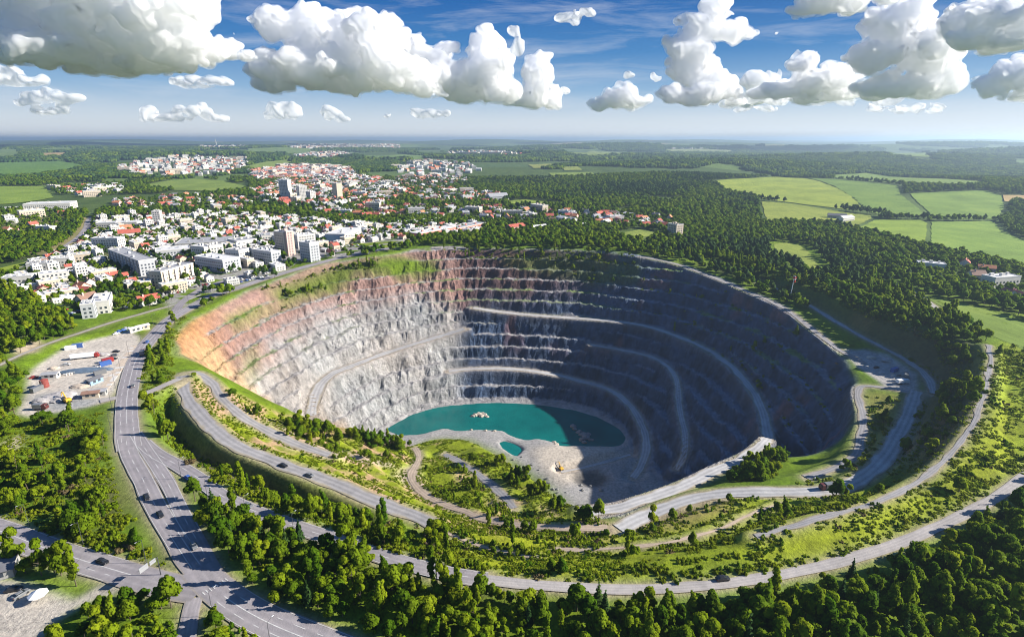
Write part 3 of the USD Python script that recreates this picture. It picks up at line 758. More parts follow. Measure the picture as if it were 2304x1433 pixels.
def cloud(label, D, lobes, base_y, mat=M_cloud, cell_px=3.0, seed=0):
    rs = np.random.default_rng(seed)
    L = []
    for px, py, rx, ry in lobes:
        a, b, c = ray(px, py)
        k = D / b
        L.append((a * k, D + (np.random.default_rng(int(px) + seed).random() - .5) * rx * D / F_PX * .8, EYE + c * k, rx * .93 * D / F_PX, (rx + ry) * .5 * D / F_PX, ry * .93 * D / F_PX))
    L = np.array(L)
    a, b, c = ray(lobes[0][0], base_y)
    zb = EYE + c * D / b
    h = cell_px * D / F_PX
    S = list(L) + (puffs(L, seed) if mat is M_cloud else puffs(L, seed, 8, 4))
    S = np.array([q for q in S if min(q[3:]) > 1.6 * h])
    lo = (S[:, :3] - S[:, 3:]).min(0) - 4 * h
    hi = (S[:, :3] + S[:, 3:]).max(0) + 4 * h
    lo[2] = max(lo[2], zb - 6 * h)
    n = np.ceil((hi - lo) / h).astype(int) + 2
    gx_ = [lo[i] + h * np.arange(n[i]) for i in range(3)]
    d = np.full(n, -3.0)
    for q in S:                      # distance in metres, positive inside
        sl, ax_ = [], []
        for i in range(3):
            i0, i1 = np.searchsorted(gx_[i], [q[i] - q[3 + i] * 1.7, q[i] + q[3 + i] * 1.7])
            sl.append(slice(i0, i1))
            ax_.append((gx_[i][i0:i1] - q[i]) / q[3 + i])
        if min(len(t) for t in ax_) == 0:
            continue
        e = np.sqrt(ax_[0][:, None, None] ** 2 + ax_[1][None, :, None] ** 2 + ax_[2][None, None, :] ** 2)
        v = (1 - e) * min(q[3:]) / h
        old = d[tuple(sl)]
        kk = .8
        hh = np.clip(.5 + .5 * (v - old) / kk, 0, 1)
        d[tuple(sl)] = old * (1 - hh) + v * hh + kk * hh * (1 - hh)
    X, Y, Zc = np.meshgrid(*gx_, indexing='ij', sparse=True)
    off = rs.random(3) * 96
    co = np.stack(np.broadcast_arrays((X - lo[0]) / h * 2.2 + off[0], (Y - lo[1]) / h * 2.2 + off[1], (Zc - lo[2]) / h * 2.2 + off[2]))
    nz = map_coordinates(NV, co, order=1, mode='grid-wrap')
    d = d + sstep(-2.6, -.7, d) * (1.5 if mat is M_cloud else 1.7) * nz - (.2 if mat is M_cloud else .6)
    d = np.minimum(d, (Zc - zb) / h * .8 + 1.2 * map_coordinates(NV, co * .4, order=1, mode='grid-wrap'))
    d = gaussian_filter(np.clip(d, -4, 6), .55)
    for i in range(3):
        sl = [slice(None)] * 3
        for e_ in (0, -1):
            sl[i] = e_
            d[tuple(sl)] = -3
    def skin(f3, path, m_, sm):
        v, f = surface_nets(f3, lo, h)
        gr = np.gradient(gaussian_filter(f3, sm))
        cc = ((v - lo) / h).T
        nrm = -np.stack([map_coordinates(g_, cc, order=1) for g_ in gr], 1)
        nrm /= np.linalg.norm(nrm, axis=1, keepdims=True) + 1e-9
        m = usdkit.mesh(stage, path, (v, f), m_)
        m.CreateNormalsAttr(Vt.Vec3fArray.FromNumpy(nrm.astype(np.float32)))
        m.SetNormalsInterpolation('vertex')
        return m
    if mat is M_cloud:
        m = skin(d - 1.1, name_in('/World', 'cloud'), M_cloud, 1.0)
        skin(d, str(m.GetPath()) + '/veil', M_veil, .8)
    else:
        m = skin(d, name_in('/World', 'cloud'), M_wisp, .8)
    tag(m, label, 'cloud', 'cumulus clouds over the horizon')
CLOUDS = [
 ('huge white and grey cumulus filling the top left corner of the sky', 7000, [(60,65,60,50),(120,25,90,70),(205,60,105,80),(290,45,115,90),(370,60,90,85),(425,112,55,45),(330,130,90,35),(130,120,120,38),(225,-50,200,80),(390,-10,55,60),(240,140,150,26)], 168, M_cloud, 3.6),
 ('large heaped cumulus left of the middle with a long grey base', 9000, [(620,58,46,38),(680,70,58,42),(740,98,68,48),(800,68,55,42),(845,100,60,55),(800,160,100,52),(885,160,68,46),(700,155,90,48),(630,168,72,42),(935,188,60,32),(978,208,30,16)], 219, M_cloud, 3.6),
 ('white double-headed cumulus just right of the largest heaped one', 10500, [(935,118,40,30),(992,126,38,28),(1092,114,44,32),(1100,160,52,48),(1050,190,62,42),(1120,208,52,30),(990,180,60,34)], 243, M_cloud, 3.6),
 ('white cumulus tower ending the middle group on its right side', 11500, [(1210,172,34,44),(1192,215,48,32),(1245,222,30,28),(1165,225,30,20)], 250, M_cloud, 3.6),
 ('little ragged white cloud between the two biggest left cumulus', 8000, [(512,108,28,24),(545,124,24,11)], 150, M_cloud, 3.6),
 ('flat faint cloud hanging under the gap between the left cumulus', 10000, [(450,187,52,13),(512,186,14,11)], 203, M_wisp, 3.4),
 ('small pale cloud at the left edge of the sky', 9500, [(30,172,50,22),(62,182,40,18),(5,165,30,16)], 200, M_wisp, 3.4),
 ('pinkish cloud pair low at the left of the sky', 13000, [(105,216,42,16),(150,220,28,12),(58,232,16,9),(95,252,28,9),(138,250,22,11)], 266, M_wisp, 3.4),
 ('low broken row of pinkish clouds above the left horizon', 15000, [(345,248,26,15),(362,268,34,9),(440,250,34,16),(480,268,26,8),(410,266,30,9)], 279, M_wisp, 3.4),
 ('small bright double cloud low above the town', 15000, [(604,242,22,13),(650,252,30,19),(628,262,24,10)], 277, M_wisp, 3.4),
 ('smallest faint cloud low over the quarry', 16000, [(745,258,22,15),(765,268,18,8)], 278, M_wisp, 3.4),
 ('loose faint cloud low under the double-headed cumulus', 16000, [(930,258,22,12),(985,256,24,9),(870,262,16,8)], 276, M_wisp, 3.4),
 ('thin slanting white cloud alone in the blue near the top', 8500, [(1285,42,28,12),(1322,30,32,10)], 60, M_wisp, 3.4),
 ('narrow upright wisp between the middle cumulus and the thin cloud', 9000, [(1160,70,18,12),(1162,98,14,24)], 130, M_wisp, 3.4),
 ('tall towering cumulus right of the middle leaning to the right', 9500, [(1560,72,38,32),(1602,42,28,38),(1640,66,42,32),(1695,70,42,11),(1548,112,44,34),(1575,160,56,42),(1602,192,48,36),(1560,218,86,26),(1640,228,36,16)], 244, M_cloud, 3.6),
 ('low white heap at the left foot of the tall towering cumulus', 12500, [(1395,216,36,28),(1345,234,28,13),(1425,232,40,18),(1480,175,16,14)], 252, M_cloud, 3.6),
 ('long broken cumulus bank on the right with grey bases', 9000, [(1802,148,38,26),(1840,182,58,32),(1765,205,60,24),(1900,165,50,28),(1880,215,90,20)], 238, M_cloud, 3.6),
 ('great white cumulus on the right rising towards the corner', 8000, [(1962,128,46,42),(1992,66,46,40),(2036,50,48,46),(2062,120,55,55),(2092,185,58,36),(2005,195,76,30),(2110,90,50,40)], 236, M_cloud, 3.6),
 ('dark grey cloud in the top right corner', 6500, [(2200,88,60,28),(2270,92,90,34),(2240,40,90,45),(2320,50,60,55)], 122, M_cloud, 3.6),
 ('white edged cloud cut by the top of the picture on the right', 7500, [(1800,22,34,24),(1860,5,60,36),(1910,15,44,20),(1985,-2,30,16)], 50, M_cloud, 3.6),
 ('hazy heap at the right edge of the sky', 11000, [(2262,180,44,34),(2225,205,46,22),(2310,170,40,44),(2300,210,50,20)], 230, M_cloud, 3.6),
 ('ragged low bank of small clouds right of the tall towering cumulus', 12000, [(1690,190,26,22),(1720,200,34,20),(1740,168,16,16),(1700,225,40,14),(1760,225,36,12)], 240, M_cloud, 3.6),
 ('grey flat-bottomed cloud bank low on the right', 11000, [(1740,225,60,14),(1820,222,60,13),(1900,230,60,11),(1980,225,40,12)], 247, M_wisp, 3.4),
 ('tiny white puff over the right bank', 9000, [(1967,74,18,8),(1975,70,10,8)], 84, M_wisp, 3.4),
 ('pair of faint flat clouds above the low white heap', 11000, [(1415,157,22,5),(1425,170,26,8)], 182, M_wisp, 3.4),
 ('upper torn white scrap in the blue beside the top left cumulus', 8000, [(440,46,13,18)], 90, M_wisp, 2.8),
 ('lower torn white scrap in the blue beside the top left cumulus', 8000, [(452,74,12,10)], 95, M_wisp, 2.8),
 ('slim torn cloud under the hazy right bank', 13000, [(2070,245,70,10),(2000,241,50,9)], 256, M_wisp, 3.0),
 ('slim torn cloud below the ragged low bank', 13000, [(1700,245,50,8)], 256, M_wisp, 3.0),
]
if True:
    for i, (label, D, lobes, base_y, mat, cp) in enumerate(CLOUDS):
        cloud(label, D, lobes, base_y, mat, cell_px=cp, seed=100 + i)

# ------------------------------------------------------------------ trees and bushes
def leaf_matter(name, c, c2, trans=.30):
    """leaves: each plant a tone of its own, darker and lighter sprays within it, a little light coming through"""
    return usdkit.material(stage, '/World/Looks/' + name, {
        'o': ('object_info', {}), 'g': ('geometry', {}), 'n': ('noise_texture', {'scale': .55, 'detail': 3.0}),
        'mx': ('mix', {'color1': c, 'color2': c2}), 'isl': ('math', {'math_type': 'multiply_add', 'value2': .5, 'value3': .0}), 'sm': ('math', {'math_type': 'add'}),
        'md': ('math', {'math_type': 'multiply_add', 'value2': .75, 'value3': .62}), 'h': ('hsv', {}),
        'd': ('principled_bsdf', {'roughness': .75, 'specular_ior_level': .06}), 't': ('translucent_bsdf', {}), 'out': ('mix_closure', {'fac': trans})},
        [('g.position', 'n.vector'), ('g.random_per_island', 'isl.value1'), ('n.fac', 'sm.value1'), ('isl.value', 'sm.value2'), ('o.random', 'mx.fac'), ('mx.color', 'h.color'), ('sm.value', 'md.value1'), ('md.value', 'h.value'),
         ('h.color', 'd.base_color'), ('h.color', 't.color'), ('d.BSDF', 'out.closure1'), ('t.BSDF', 'out.closure2')], surface='out.closure')
M_leaf = leaf_matter('broad_leaves', (.060, .135, .003), (.18, .245, .008), .44)
M_lime = leaf_matter('yellow_green_leaves', (.16, .24, .005), (.25, .30, .010), .44)
M_needle = leaf_matter('needles', (.025, .06, .014), (.055, .10, .02), .2)
M_scrub = leaf_matter('scrub_leaves', (.13, .185, .005), (.22, .255, .012), .42)
M_dry = leaf_matter('dry_twigs', (.10, .075, .035), (.15, .115, .05), .1)
M_bark = plain('bark', (.11, .085, .06), .95, noise=3.0, amount=.3)
def stem(h, r, seed, lean=.04, limbs=3, z0=0.0):
    r_ = np.random.default_rng(seed)
    parts = []
    def bar(p, q, a, b, n=6):
        p, q = np.array(p, float), np.array(q, float)
        d = q - p
        L = np.linalg.norm(d)
        m = trimesh.creation.cylinder(radius=1, height=1, sections=n)
        v = m.vertices.copy()
        rad = np.where(v[:, 2] > 0, b, a)
        v[:, 0] *= rad
        v[:, 1] *= rad
        v[:, 2] = (v[:, 2] + .5) * L
        m.vertices = v
        m.apply_transform(trimesh.geometry.align_vectors([0, 0, 1], d / L))
        m.apply_translation(p)
        parts.append(m)
    top = np.array([r_.normal(0, lean) * h, r_.normal(0, lean) * h, h])
    bar((0, 0, -.6 + z0), top * .55, r, r * .66)
    bar(top * .55, top, r * .66, r * .25)
    for k in range(limbs):
        a = r_.uniform(0, 6.28)
        s = top * r_.uniform(.4, .75)
        bar(s, s + np.array([math.cos(a), math.sin(a), .9]) * h * .22, r * .42, r * .12, 5)
    return trimesh.util.concatenate(parts)
def crown(lobes, n, leaf, seed, core=.72, flat=.0):
    """leaf sprays spread through and over a few lobes, round an uneven leafy core. lobes: (x, y, z, rx, rz)"""
    r_ = np.random.default_rng(seed)
    V, Fc, N = [], [], []
    base = 0
    tot = sum(l[3] * l[3] for l in lobes)
    for (x, y, z, rx, rz) in lobes:
        m = trimesh.creation.icosphere(subdivisions=1)
        v = m.vertices * (core * (1 + r_.normal(0, .10, (len(m.vertices), 1))))
        N.append(m.vertices)
        V.append(v * [rx, rx, rz] + [x, y, z])
        Fc.append(m.faces + base)
        base += len(v)
        k = max(6, int(n * rx * rx / tot))
        d = r_.normal(size=(k, 3))
        d /= np.linalg.norm(d, axis=1, keepdims=True)
        d[:, 2] = np.where(d[:, 2] < -.45, -d[:, 2], d[:, 2])
        rad = r_.uniform(.74, 1.08, (k, 1))
        p = d * rad * [rx, rx, rz] + [x, y, z]
        nn = d + r_.normal(0, .55, (k, 3))
        nn /= np.linalg.norm(nn, axis=1, keepdims=True)
        t = np.cross(nn, r_.normal(size=(k, 3)))
        t /= np.linalg.norm(t, axis=1, keepdims=True)
        bb = np.cross(nn, t)
        s = leaf * r_.uniform(.6, 1.35, (k, 1))
        s2 = s * r_.uniform(.6, 1.0, (k, 1))
        q = np.stack([p - t * s, p - bb * s2 + nn * s * .2, p + t * s, p + bb * s2 + nn * s * .2], 1)
        V.append(q.reshape(-1, 3))
        N.append(np.repeat(.75 * d + .45 * nn, 4, axis=0))
        a = base + 4 * np.arange(k)[:, None]
        Fc.append(np.vstack([np.hstack([a, a + 1, a + 2]), np.hstack([a, a + 2, a + 3])]))
        base += 4 * k
    N = np.vstack(N)
    N /= np.linalg.norm(N, axis=1, keepdims=True)
    return np.vstack(V), np.vstack(Fc), N
def leaf_mesh(path, cr, mat):
    m = usdkit.mesh(stage, path, (cr[0], cr[1]), mat)
    m.CreateNormalsAttr(Vt.Vec3fArray.FromNumpy(cr[2].astype(np.float32)))
    m.SetNormalsInterpolation('vertex')
    return m
def lobes_round(R, H, n, seed, low=.35):
    r_ = np.random.default_rng(seed)
    L = [(0, 0, H * .66, R * .62, H * .30)]
    for k in range(n):
        a = 6.28 * k / n + r_.uniform(-.5, .5)
        d = R * r_.uniform(.35, .78)
        rr = R * r_.uniform(.26, .54)
        L.append((math.cos(a) * d, math.sin(a) * d, H * r_.uniform(low + .08, .72), rr, rr * r_.uniform(.7, 1.3)))
    return L
PROTO = {}
def make_plant(key, trunk, cr, mat):
    c = klass(key)
    p = str(c.GetPath())
    if trunk is not None:
        usdkit.mesh(stage, p + '/trunk', trunk, M_bark)
    leaf_mesh(p + '/crown', cr, mat)
    PROTO[key] = p
for k in range(4):
    R_, H_ = ((3.1, 8.6), (2.7, 9.4), (3.5, 8.0), (2.9, 7.6))[k]
    make_plant(f'broadleaf_model_{k}', stem(H_ * .7, .19, k), crown(lobes_round(R_, H_, 9 + k % 4, 50 + k), 900, .50, 60 + k, .62), M_leaf if k < 3 else M_lime)
for k in range(2):      # a leaning, open one and a broad cone
    r_ = np.random.default_rng(430 + k)
    L = [(r_.normal(0, 1.5) + .5 * q * (.3 if k == 0 else 0), r_.normal(0, 1.3), 2.6 + q * .75, r_.uniform(.7, 1.5), r_.uniform(.7, 1.4)) for q in range(9)] if k == 0 else [(r_.normal(0, .5), r_.normal(0, .5), 2.0 + q * .95, 2.7 - .28 * q, 1.1) for q in range(9)]
    make_plant(f'broadleaf_model_{4 + k}', stem(6.5, .19, 440 + k, .1), crown(L, 760, .58, 450 + k, .55), (M_lime, M_leaf)[k])
for k in range(2):
    H_ = (11.0, 12.5)[k]
    L = [(math.cos(q * 2.4) * .35, math.sin(q * 2.4) * .35, H_ * (.24 + .135 * q), 1.25 - .17 * abs(q - 2), 1.5) for q in range(6)]
    make_plant(f'slim_model_{k}', stem(H_ * .9, .15, 20 + k, .015), crown(L, 430, .42, 70 + k), M_leaf if k else M_lime)
for k in range(2):
    H_ = (11.5, 9.5)[k]
    L = [(0, 0, H_ * (.20 + .15 * q), (1.9 - .34 * q), 1.1) for q in range(6)]
    make_plant(f'conifer_model_{k}', stem(H_ * .95, .16, 30 + k, .01, 0), crown(L, 380, .42, 80 + k, .66), M_needle)
for k in range(4):
    r_ = np.random.default_rng(400 + k)
    spread, hh, cnt = ((2.2, 1.5, 8), (2.8, 2.1, 10), (1.8, 1.0, 8), (2.4, 1.3, 9))[k]
    L = []
    for q in range(cnt):
        a, d, rr = r_.uniform(0, 6.28), spread * math.sqrt(r_.random()), r_.uniform(.4, 1.05)
        h_ = hh * r_.uniform(.45, 1.15)
        L.append((math.cos(a) * d * 1.25, math.sin(a) * d * .8, h_ * .42, rr, h_ * .6))
    make_plant(f'bush_model_{k}', None, crown(L, 230, .30, 90 + k, .72), (M_scrub, M_leaf, M_lime, M_dry)[k])
# simpler plants for far off, and patches of canopy for the far woods
for k in range(3):
    R_, H_ = ((3.4, 9), (3.0, 10), (3.8, 8))[k]
    make_plant(f'far_tree_model_{k}', stem(H_ * .6, .2, 40 + k, .03, 0), crown(lobes_round(R_, H_, 4, 150 + k), 110, .95, 160 + k, .85), (M_leaf, M_needle, M_leaf)[k])
for k in range(2):
    r_ = np.random.default_rng(170 + k)
    L = [(r_.uniform(-13, 13), r_.uniform(-13, 13), r_.uniform(4, 8), r_.uniform(4, 6), r_.uniform(4, 6.5)) for q in range(14)]
    make_plant(f'canopy_model_{k}', None, crown(L, 60, 1.8, 180 + k, .95), (M_leaf, M_needle)[k])

# ---- which land is open, and how densely things grow elsewhere (outlines as they lie in the photograph, feet of the plants)
FIELDS = [
 ('field', [(1612,408),(1744,399),(1814,403),(1870,419),(1919,447),(1948,474),(1919,474),(1797,459),(1709,448),(1640,433)], (0.219, 0.268, 0.0405)),
 ('field', [(1817,402),(1870,404),(2020,419),(2023,436),(2072,474),(2077,488),(2041,491),(1961,480),(1951,473),(1922,447),(1874,419)], (0.131, 0.201, 0.036)),
 ('field', [(1713,454),(1790,461),(1922,481),(1958,484),(1962,492),(1920,512),(1850,504),(1772,500),(1727,503)], (0.206, 0.244, 0.0432)),
 ('field', [(1924,517),(1968,496),(2072,496),(2086,503),(2080,555),(2041,542),(1981,528)], (0.188, 0.262, 0.036)),
 ('field', [(2096,500),(2236,499),(2245,517),(2310,545),(2390,580),(2390,640),(2304,601),(2198,577),(2093,558)], (0.156, 0.238, 0.0405)),
 ('field', [(2047,437),(2215,430),(2252,441),(2258,467),(2240,494),(2103,493),(2093,480),(2061,453)], (0.15, 0.226, 0.0405)),
 ('field', [(1874,395),(1954,391),(2205,410),(2198,421),(2072,419),(2016,414),(1884,403)], (0.138, 0.201, 0.0405)),
 ('field', [(2256,441),(2400,442),(2400,458),(2260,455)], (0.375, 0.268, 0.117)),
 ('field', [(1741,550),(1768,547),(1800,552),(1818,566),(1835,588),(1850,612),(1835,610),(1790,585),(1746,570)], (0.2, 0.244, 0.045)),
 ('field', [(2085,672),(2140,680),(2200,692),(2320,732),(2400,770),(2400,830),(2304,788),(2225,752),(2150,706),(2118,690)], (0.15, 0.213, 0.036)),
 ('field', [(1144,453),(1180,450),(1262,458),(1252,464),(1160,467)], (0.188, 0.244, 0.0405)),
 ('field', [(1405,523),(1440,517),(1488,526),(1474,533),(1440,543),(1405,537)], (0.188, 0.232, 0.045)),
 ('field', [(1235,391),(1332,389),(1340,395),(1242,397)], (0.175, 0.232, 0.045)),
 ('field', [(1188,372),(1242,370),(1252,378),(1200,380)], (0.213, 0.232, 0.054)),
 ('field', [(1265,377),(1300,376),(1310,384),(1270,385)], (0.2, 0.232, 0.054)),
 ('sports_field', [(790,551),(850,545),(894,544),(903,548),(880,556),(846,561),(815,562)], (0.15, 0.201, 0.018)),
 ('field', [(-120,370),(0,368),(149,364),(194,375),(150,386),(40,398),(-120,402)], (0.1, 0.183, 0.0315)),
 ('field', [(-120,422),(0,421),(100,421),(121,446),(87,452),(17,461),(-120,464)], (0.163, 0.232, 0.036)),
 ('field', [(318,419),(380,408),(434,404),(500,408),(560,421),(520,430),(462,431),(382,429)], (0.15, 0.207, 0.0405)),
 ('field', [(541,377),(600,366),(653,359),(660,366),(620,380),(590,386)], (0.175, 0.232, 0.045)),
 ('field', [(560,336),(640,333),(705,337),(700,345),(600,348),(556,345)], (0.125, 0.183, 0.045)),
 ('field', [(86,347),(150,345),(166,349),(140,355),(92,355)], (0.35, 0.256, 0.108)),
 ('field', [(95,336),(160,334),(170,340),(100,343)], (0.138, 0.195, 0.045)),
 ('field', [(-100,338),(40,338),(50,350),(30,358),(-100,360)], (0.125, 0.183, 0.045)),
 ('field', [(800,352),(900,349),(960,352),(950,360),(840,362)], (0.125, 0.189, 0.0405)),
 ('field', [(-100,612),(0,604),(58,590),(64,594),(20,612),(-100,640)], (0.175, 0.232, 0.027)),
 ('field', [(1990,348),(2040,346),(2085,350),(2090,356),(2000,352)], (0.138, 0.195, 0.045)),
 ('field', [(1270,345),(1330,341),(1400,345),(1410,351),(1300,352)], (0.163, 0.207, 0.054)),
 ('field', [(1490,338),(1580,337),(1650,340),(1640,346),(1520,345)], (0.188, 0.22, 0.081)),
]
r_f = np.random.default_rng(3)
FIELD_W = []
for k, (nm, px, c) in enumerate(FIELDS):
    w = on_land([p[0] for p in px], [p[1] for p in px])
    P = Polygon(w[:, :2]).buffer(0)
    P = max(getattr(P, 'geoms', [P]), key=lambda g: g.area)
    size = math.sqrt(P.area)
    P = ragged(P.segmentize(size / 12), size * .004, size / 14, k)
    P = max(getattr(P, 'geoms', [P]), key=lambda g: g.area)
    FIELD_W.append(P)
    ang = r_f.uniform(0, 3.1)
    mat = usdkit.material(stage, f'/World/Looks/meadow_{k}', {
        'g': ('geometry', {}), 'mp': ('mapping', {'rotation': (0, 0, ang), 'scale': (.25, .012, 0)}),
        'n': ('noise_texture', {'scale': 1.0, 'detail': 3.0}), 'n2': ('noise_texture', {'scale': .013, 'detail': 5.0, 'roughness': .65}),
        'mx': ('math', {'math_type': 'multiply_add', 'value2': .5}), 'r': ('rgb_ramp', {'ramp': [(.45, tuple(.66 * x for x in c)), (.75, c), (.95, tuple(x * y for x, y in zip(c, (1.35, 1.22, 1.2))))]}),
        'p': ('principled_bsdf', {'roughness': .95, 'specular_ior_level': .1})},
        [('g.position', 'mp.vector'), ('mp.vector', 'n.vector'), ('g.position', 'n2.vector'), ('n.fac', 'mx.value1'), ('n2.fac', 'mx.value3'), ('mx.value', 'r.fac'), ('r.color', 'p.base_color')], surface='p.BSDF')
    tag(obj(nm, sheet(P, .12), mat, smooth=True), kind='structure')

TOWN = [  # outline, houses per hectare, kinds
 ('dense', [(60,600),(125,572),(170,545),(203,520),(215,494),(340,486),(520,482),(660,490),(830,512),(1090,508),(1085,528),(990,536),(905,543),(850,566),(700,590),(590,618),(520,640),(440,672),(400,690),(330,655),(290,655),(250,640),(150,690),(95,690),(10,640)]),
 ('old', [(560,432),(640,405),(720,398),(800,395),(860,404),(900,425),(905,455),(850,470),(760,468),(640,470),(610,455)]),
 ('old', [(560,388),(640,372),(720,375),(790,382),(800,395),(720,400),(640,405),(575,410)]),
 ('far', [(255,378),(330,362),(400,352),(470,350),(560,356),(560,374),(520,392),(440,400),(360,400),(300,396)]),
 ('far', [(110,426),(180,420),(290,418),(280,436),(230,444),(140,440)]),
 ('far', [(0,498),(60,480),(150,476),(150,500),(120,528),(0,530)]),
 ('far', [(880,372),(960,362),(1060,370),(1090,390),(1060,402),(960,400),(900,390)]),
 ('far', [(640,326),(740,322),(900,326),(900,336),(760,336),(650,336)]),
 ('far', [(990,346),(1060,341),(1140,343),(1190,348),(1180,352),(1000,352)]),
 ('far', [(1500,336),(1560,335),(1640,338),(1600,344),(1510,343)]),
 ('far', [(660,345),(760,342),(800,350),(720,358),(660,354)]),
 ('far', [(430,330),(520,327),(570,331),(470,336)]),
 ('villa', [(250,455),(420,440),(600,450),(610,472),(450,474),(280,474)]),
 ('villa', [(880,400),(1000,395),(1060,405),(1000,425),(1130,440),(1130,460),(960,460),(905,440)]),
 ('villa', [(700,470),(900,468),(1100,470),(1300,480),(1500,488),(1520,515),(1400,512),(1250,505),(1090,500),(960,490),(820,495),(700,486)]),
 ('villa', [(2080,600),(2180,600),(2304,632),(2390,690),(2390,730),(2304,690),(2200,655),(2100,625)]),
 ('villa', [(80,640),(150,660),(320,660),(420,668),(430,690),(330,692),(230,715),(140,715),(100,690)]),
]
OPEN = [Polygon(p) for p in (
  [(60,850),(150,780),(290,742),(330,735),(345,745),(300,860),(262,905),(120,932),(30,932)], [(-60,1296),(35,1296),(130,1340),(200,1340),(275,1310),(255,1345),(120,1405),(90,1480),(-60,1480)],
  [(1895,780),(1960,782),(2075,845),(2070,890),(1925,880)], [(0,826),(100,782),(345,702),(350,730),(250,752),(150,776),(70,830),(0,850)],
  [(862,562),(960,588),(990,606),(900,625),(850,615)], [(246,925),(330,1130),(400,1275),(370,1275),(300,1200),(262,1100),(228,960)])]
ZONES = [  # outline, metres between plants, shares of (broadleaf, slim, conifer, bush), size
 ([(-80,1020),(30,1000),(70,960),(130,945),(225,945),(235,1000),(265,1085),(300,1150),(330,1215),(345,1262),(290,1255),(215,1238),(100,1203),(0,1165),(-80,1140)], 3.6, (.22, .03, 0, .75), .82),
 ([(-80,1245),(40,1245),(110,1268),(190,1290),(225,1305),(160,1325),(100,1318),(40,1292),(-80,1292)], 4.6, (.75, .1, 0, .15), .85),
 ([(110,1470),(200,1385),(300,1345),(385,1362),(408,1395),(400,1500),(100,1500)], 4.4, (.7, .05, 0, .25), .8),
 ([(442,1500),(440,1375),(470,1368),(500,1392),(545,1425),(600,1460),(620,1500)], 4.2, (.7, .1, 0, .2), .75),
 ([(398,1080),(425,1092),(480,1128),(560,1170),(640,1205),(690,1222),(760,1250),(860,1275),(960,1305),(1060,1340),(1120,1352),(1250,1362),(1500,1366),(1640,1362),(1830,1330),(2000,1282),(2120,1235),(2230,1170),(2420,1040),(2500,1500),(760,1500),(700,1415),(620,1370),(560,1330),(500,1265),(470,1215),(430,1145)], 3.8, (.70, .08, .08, .14), .80),
 ([(690,1105),(820,1175),(960,1200),(1020,1222),(1100,1285),(960,1285),(840,1240),(760,1212),(700,1180),(600,1140),(590,1105)], 2.6, (.16, .03, 0, .81), .75),
 ([(345,905),(380,965),(430,1020),(520,1080),(640,1120),(760,1165),(760,1185),(640,1150),(500,1095),(430,1048),(370,1000),(332,930)], 3.2, (.06, .06, 0, .88), .85),
 ([(330,760),(400,700),(420,715),(380,770),(388,830),(400,870),(330,905),(320,850)], 4.2, (.35, .15, 0, .5), .75),
 ([(560,930),(640,952),(760,975),(860,985),(925,1005),(900,1015),(760,1000),(640,980)], 3.2, (.45, .05, 0, .5), .75),
 ([(620,985),(760,1010),(880,1030),(900,1050),(800,1040),(680,1010)], 3.4, (.3, .05, 0, .65), .7),
 ([(430,835),(520,890),(600,940),(560,945),(500,905),(440,860)], 3.6, (.2, .05, 0, .75), .7),
 ([(975,992),(1040,984),(1080,1004),(1150,1050),(1225,1098),(1290,1150),(1370,1182),(1300,1182),(1210,1130),(1130,1080),(1060,1040),(1000,1010)], 2.3, (.45, .02, 0, .53), .72),
 ([(945,1010),(985,1020),(1050,1060),(1110,1120),(1170,1160),(1240,1170),(1180,1178),(1080,1155),(980,1118),(950,1090),(955,1040)], 2.4, (.06, .02, 0, .92), .65),
 ([(985,1178),(1100,1188),(1290,1198),(1500,1190),(1640,1160),(1800,1125),(1960,1110),(2060,1070),(2080,1095),(1960,1150),(1780,1200),(1560,1240),(1300,1262),(1130,1262),(1010,1222)], 2.5, (.03, .01, 0, .96), .62),
 ([(1130,1268),(1300,1272),(1500,1262),(1700,1230),(1900,1180),(2060,1110),(2180,1000),(2230,860),(2245,790),(2400,770),(2400,1000),(2230,1105),(2080,1180),(1900,1245),(1700,1290),(1500,1308),(1270,1305),(1150,1298)], 3.6, (.02, .0, 0, .98), .58),
 ([(2150,1085),(2304,1010),(2304,1060),(2200,1110)], 5.0, (.7, .05, 0, .25), .8),
 ([(2235,800),(2310,790),(2310,980),(2240,960)], 6.0, (.5, .05, 0, .45), .8),
 ([(1640,1030),(1720,1030),(1770,1030),(1740,1075),(1640,1085)], 3.0, (.55, .05, 0, .4), .72),
 ([(1430,1165),(1560,1130),(1680,1120),(1640,1165),(1480,1195)], 4.0, (.12, 0, 0, .88), .75),
 ([(1945,890),(1990,890),(2030,900),(1990,1010),(1930,1070),(1850,1090),(1760,1090),(1850,1060),(1950,1010)], 4.2, (.15, .05, 0, .8), .7),
 ([(2070,900),(2110,940),(2080,1020),(2000,1070),(2030,1020)], 4.6, (.25, .05, 0, .7), .75),
 ([(1440,575),(1620,585),(1900,690),(2150,762),(2220,800),(2215,900),(2160,995),(2080,1065),(2100,930),(2100,860),(2020,790),(1850,690),(1700,625),(1560,585)], 3.4, (.26, .05, 0, .69), .85),
 ([(1520,575),(1640,600),(1900,690),(2150,768),(2205,785),(2100,748),(1900,672),(1640,575)], 4.0, (.6, .1, 0, .3), .85),
 ([(585,652),(640,640),(745,604),(800,590),(860,582),(905,605),(800,628),(745,660),(640,674)], 2.8, (.22, .06, 0, .72), .65),
 ([(980,556),(1150,560),(1330,566),(1440,578),(1450,640),(1330,636),(1200,600),(1030,580)], 4.2, (.28, .12, 0, .6), .7),
 ([(520,722),(590,692),(680,676),(600,712)], 4.0, (.1, .1, 0, .8), .6),
]
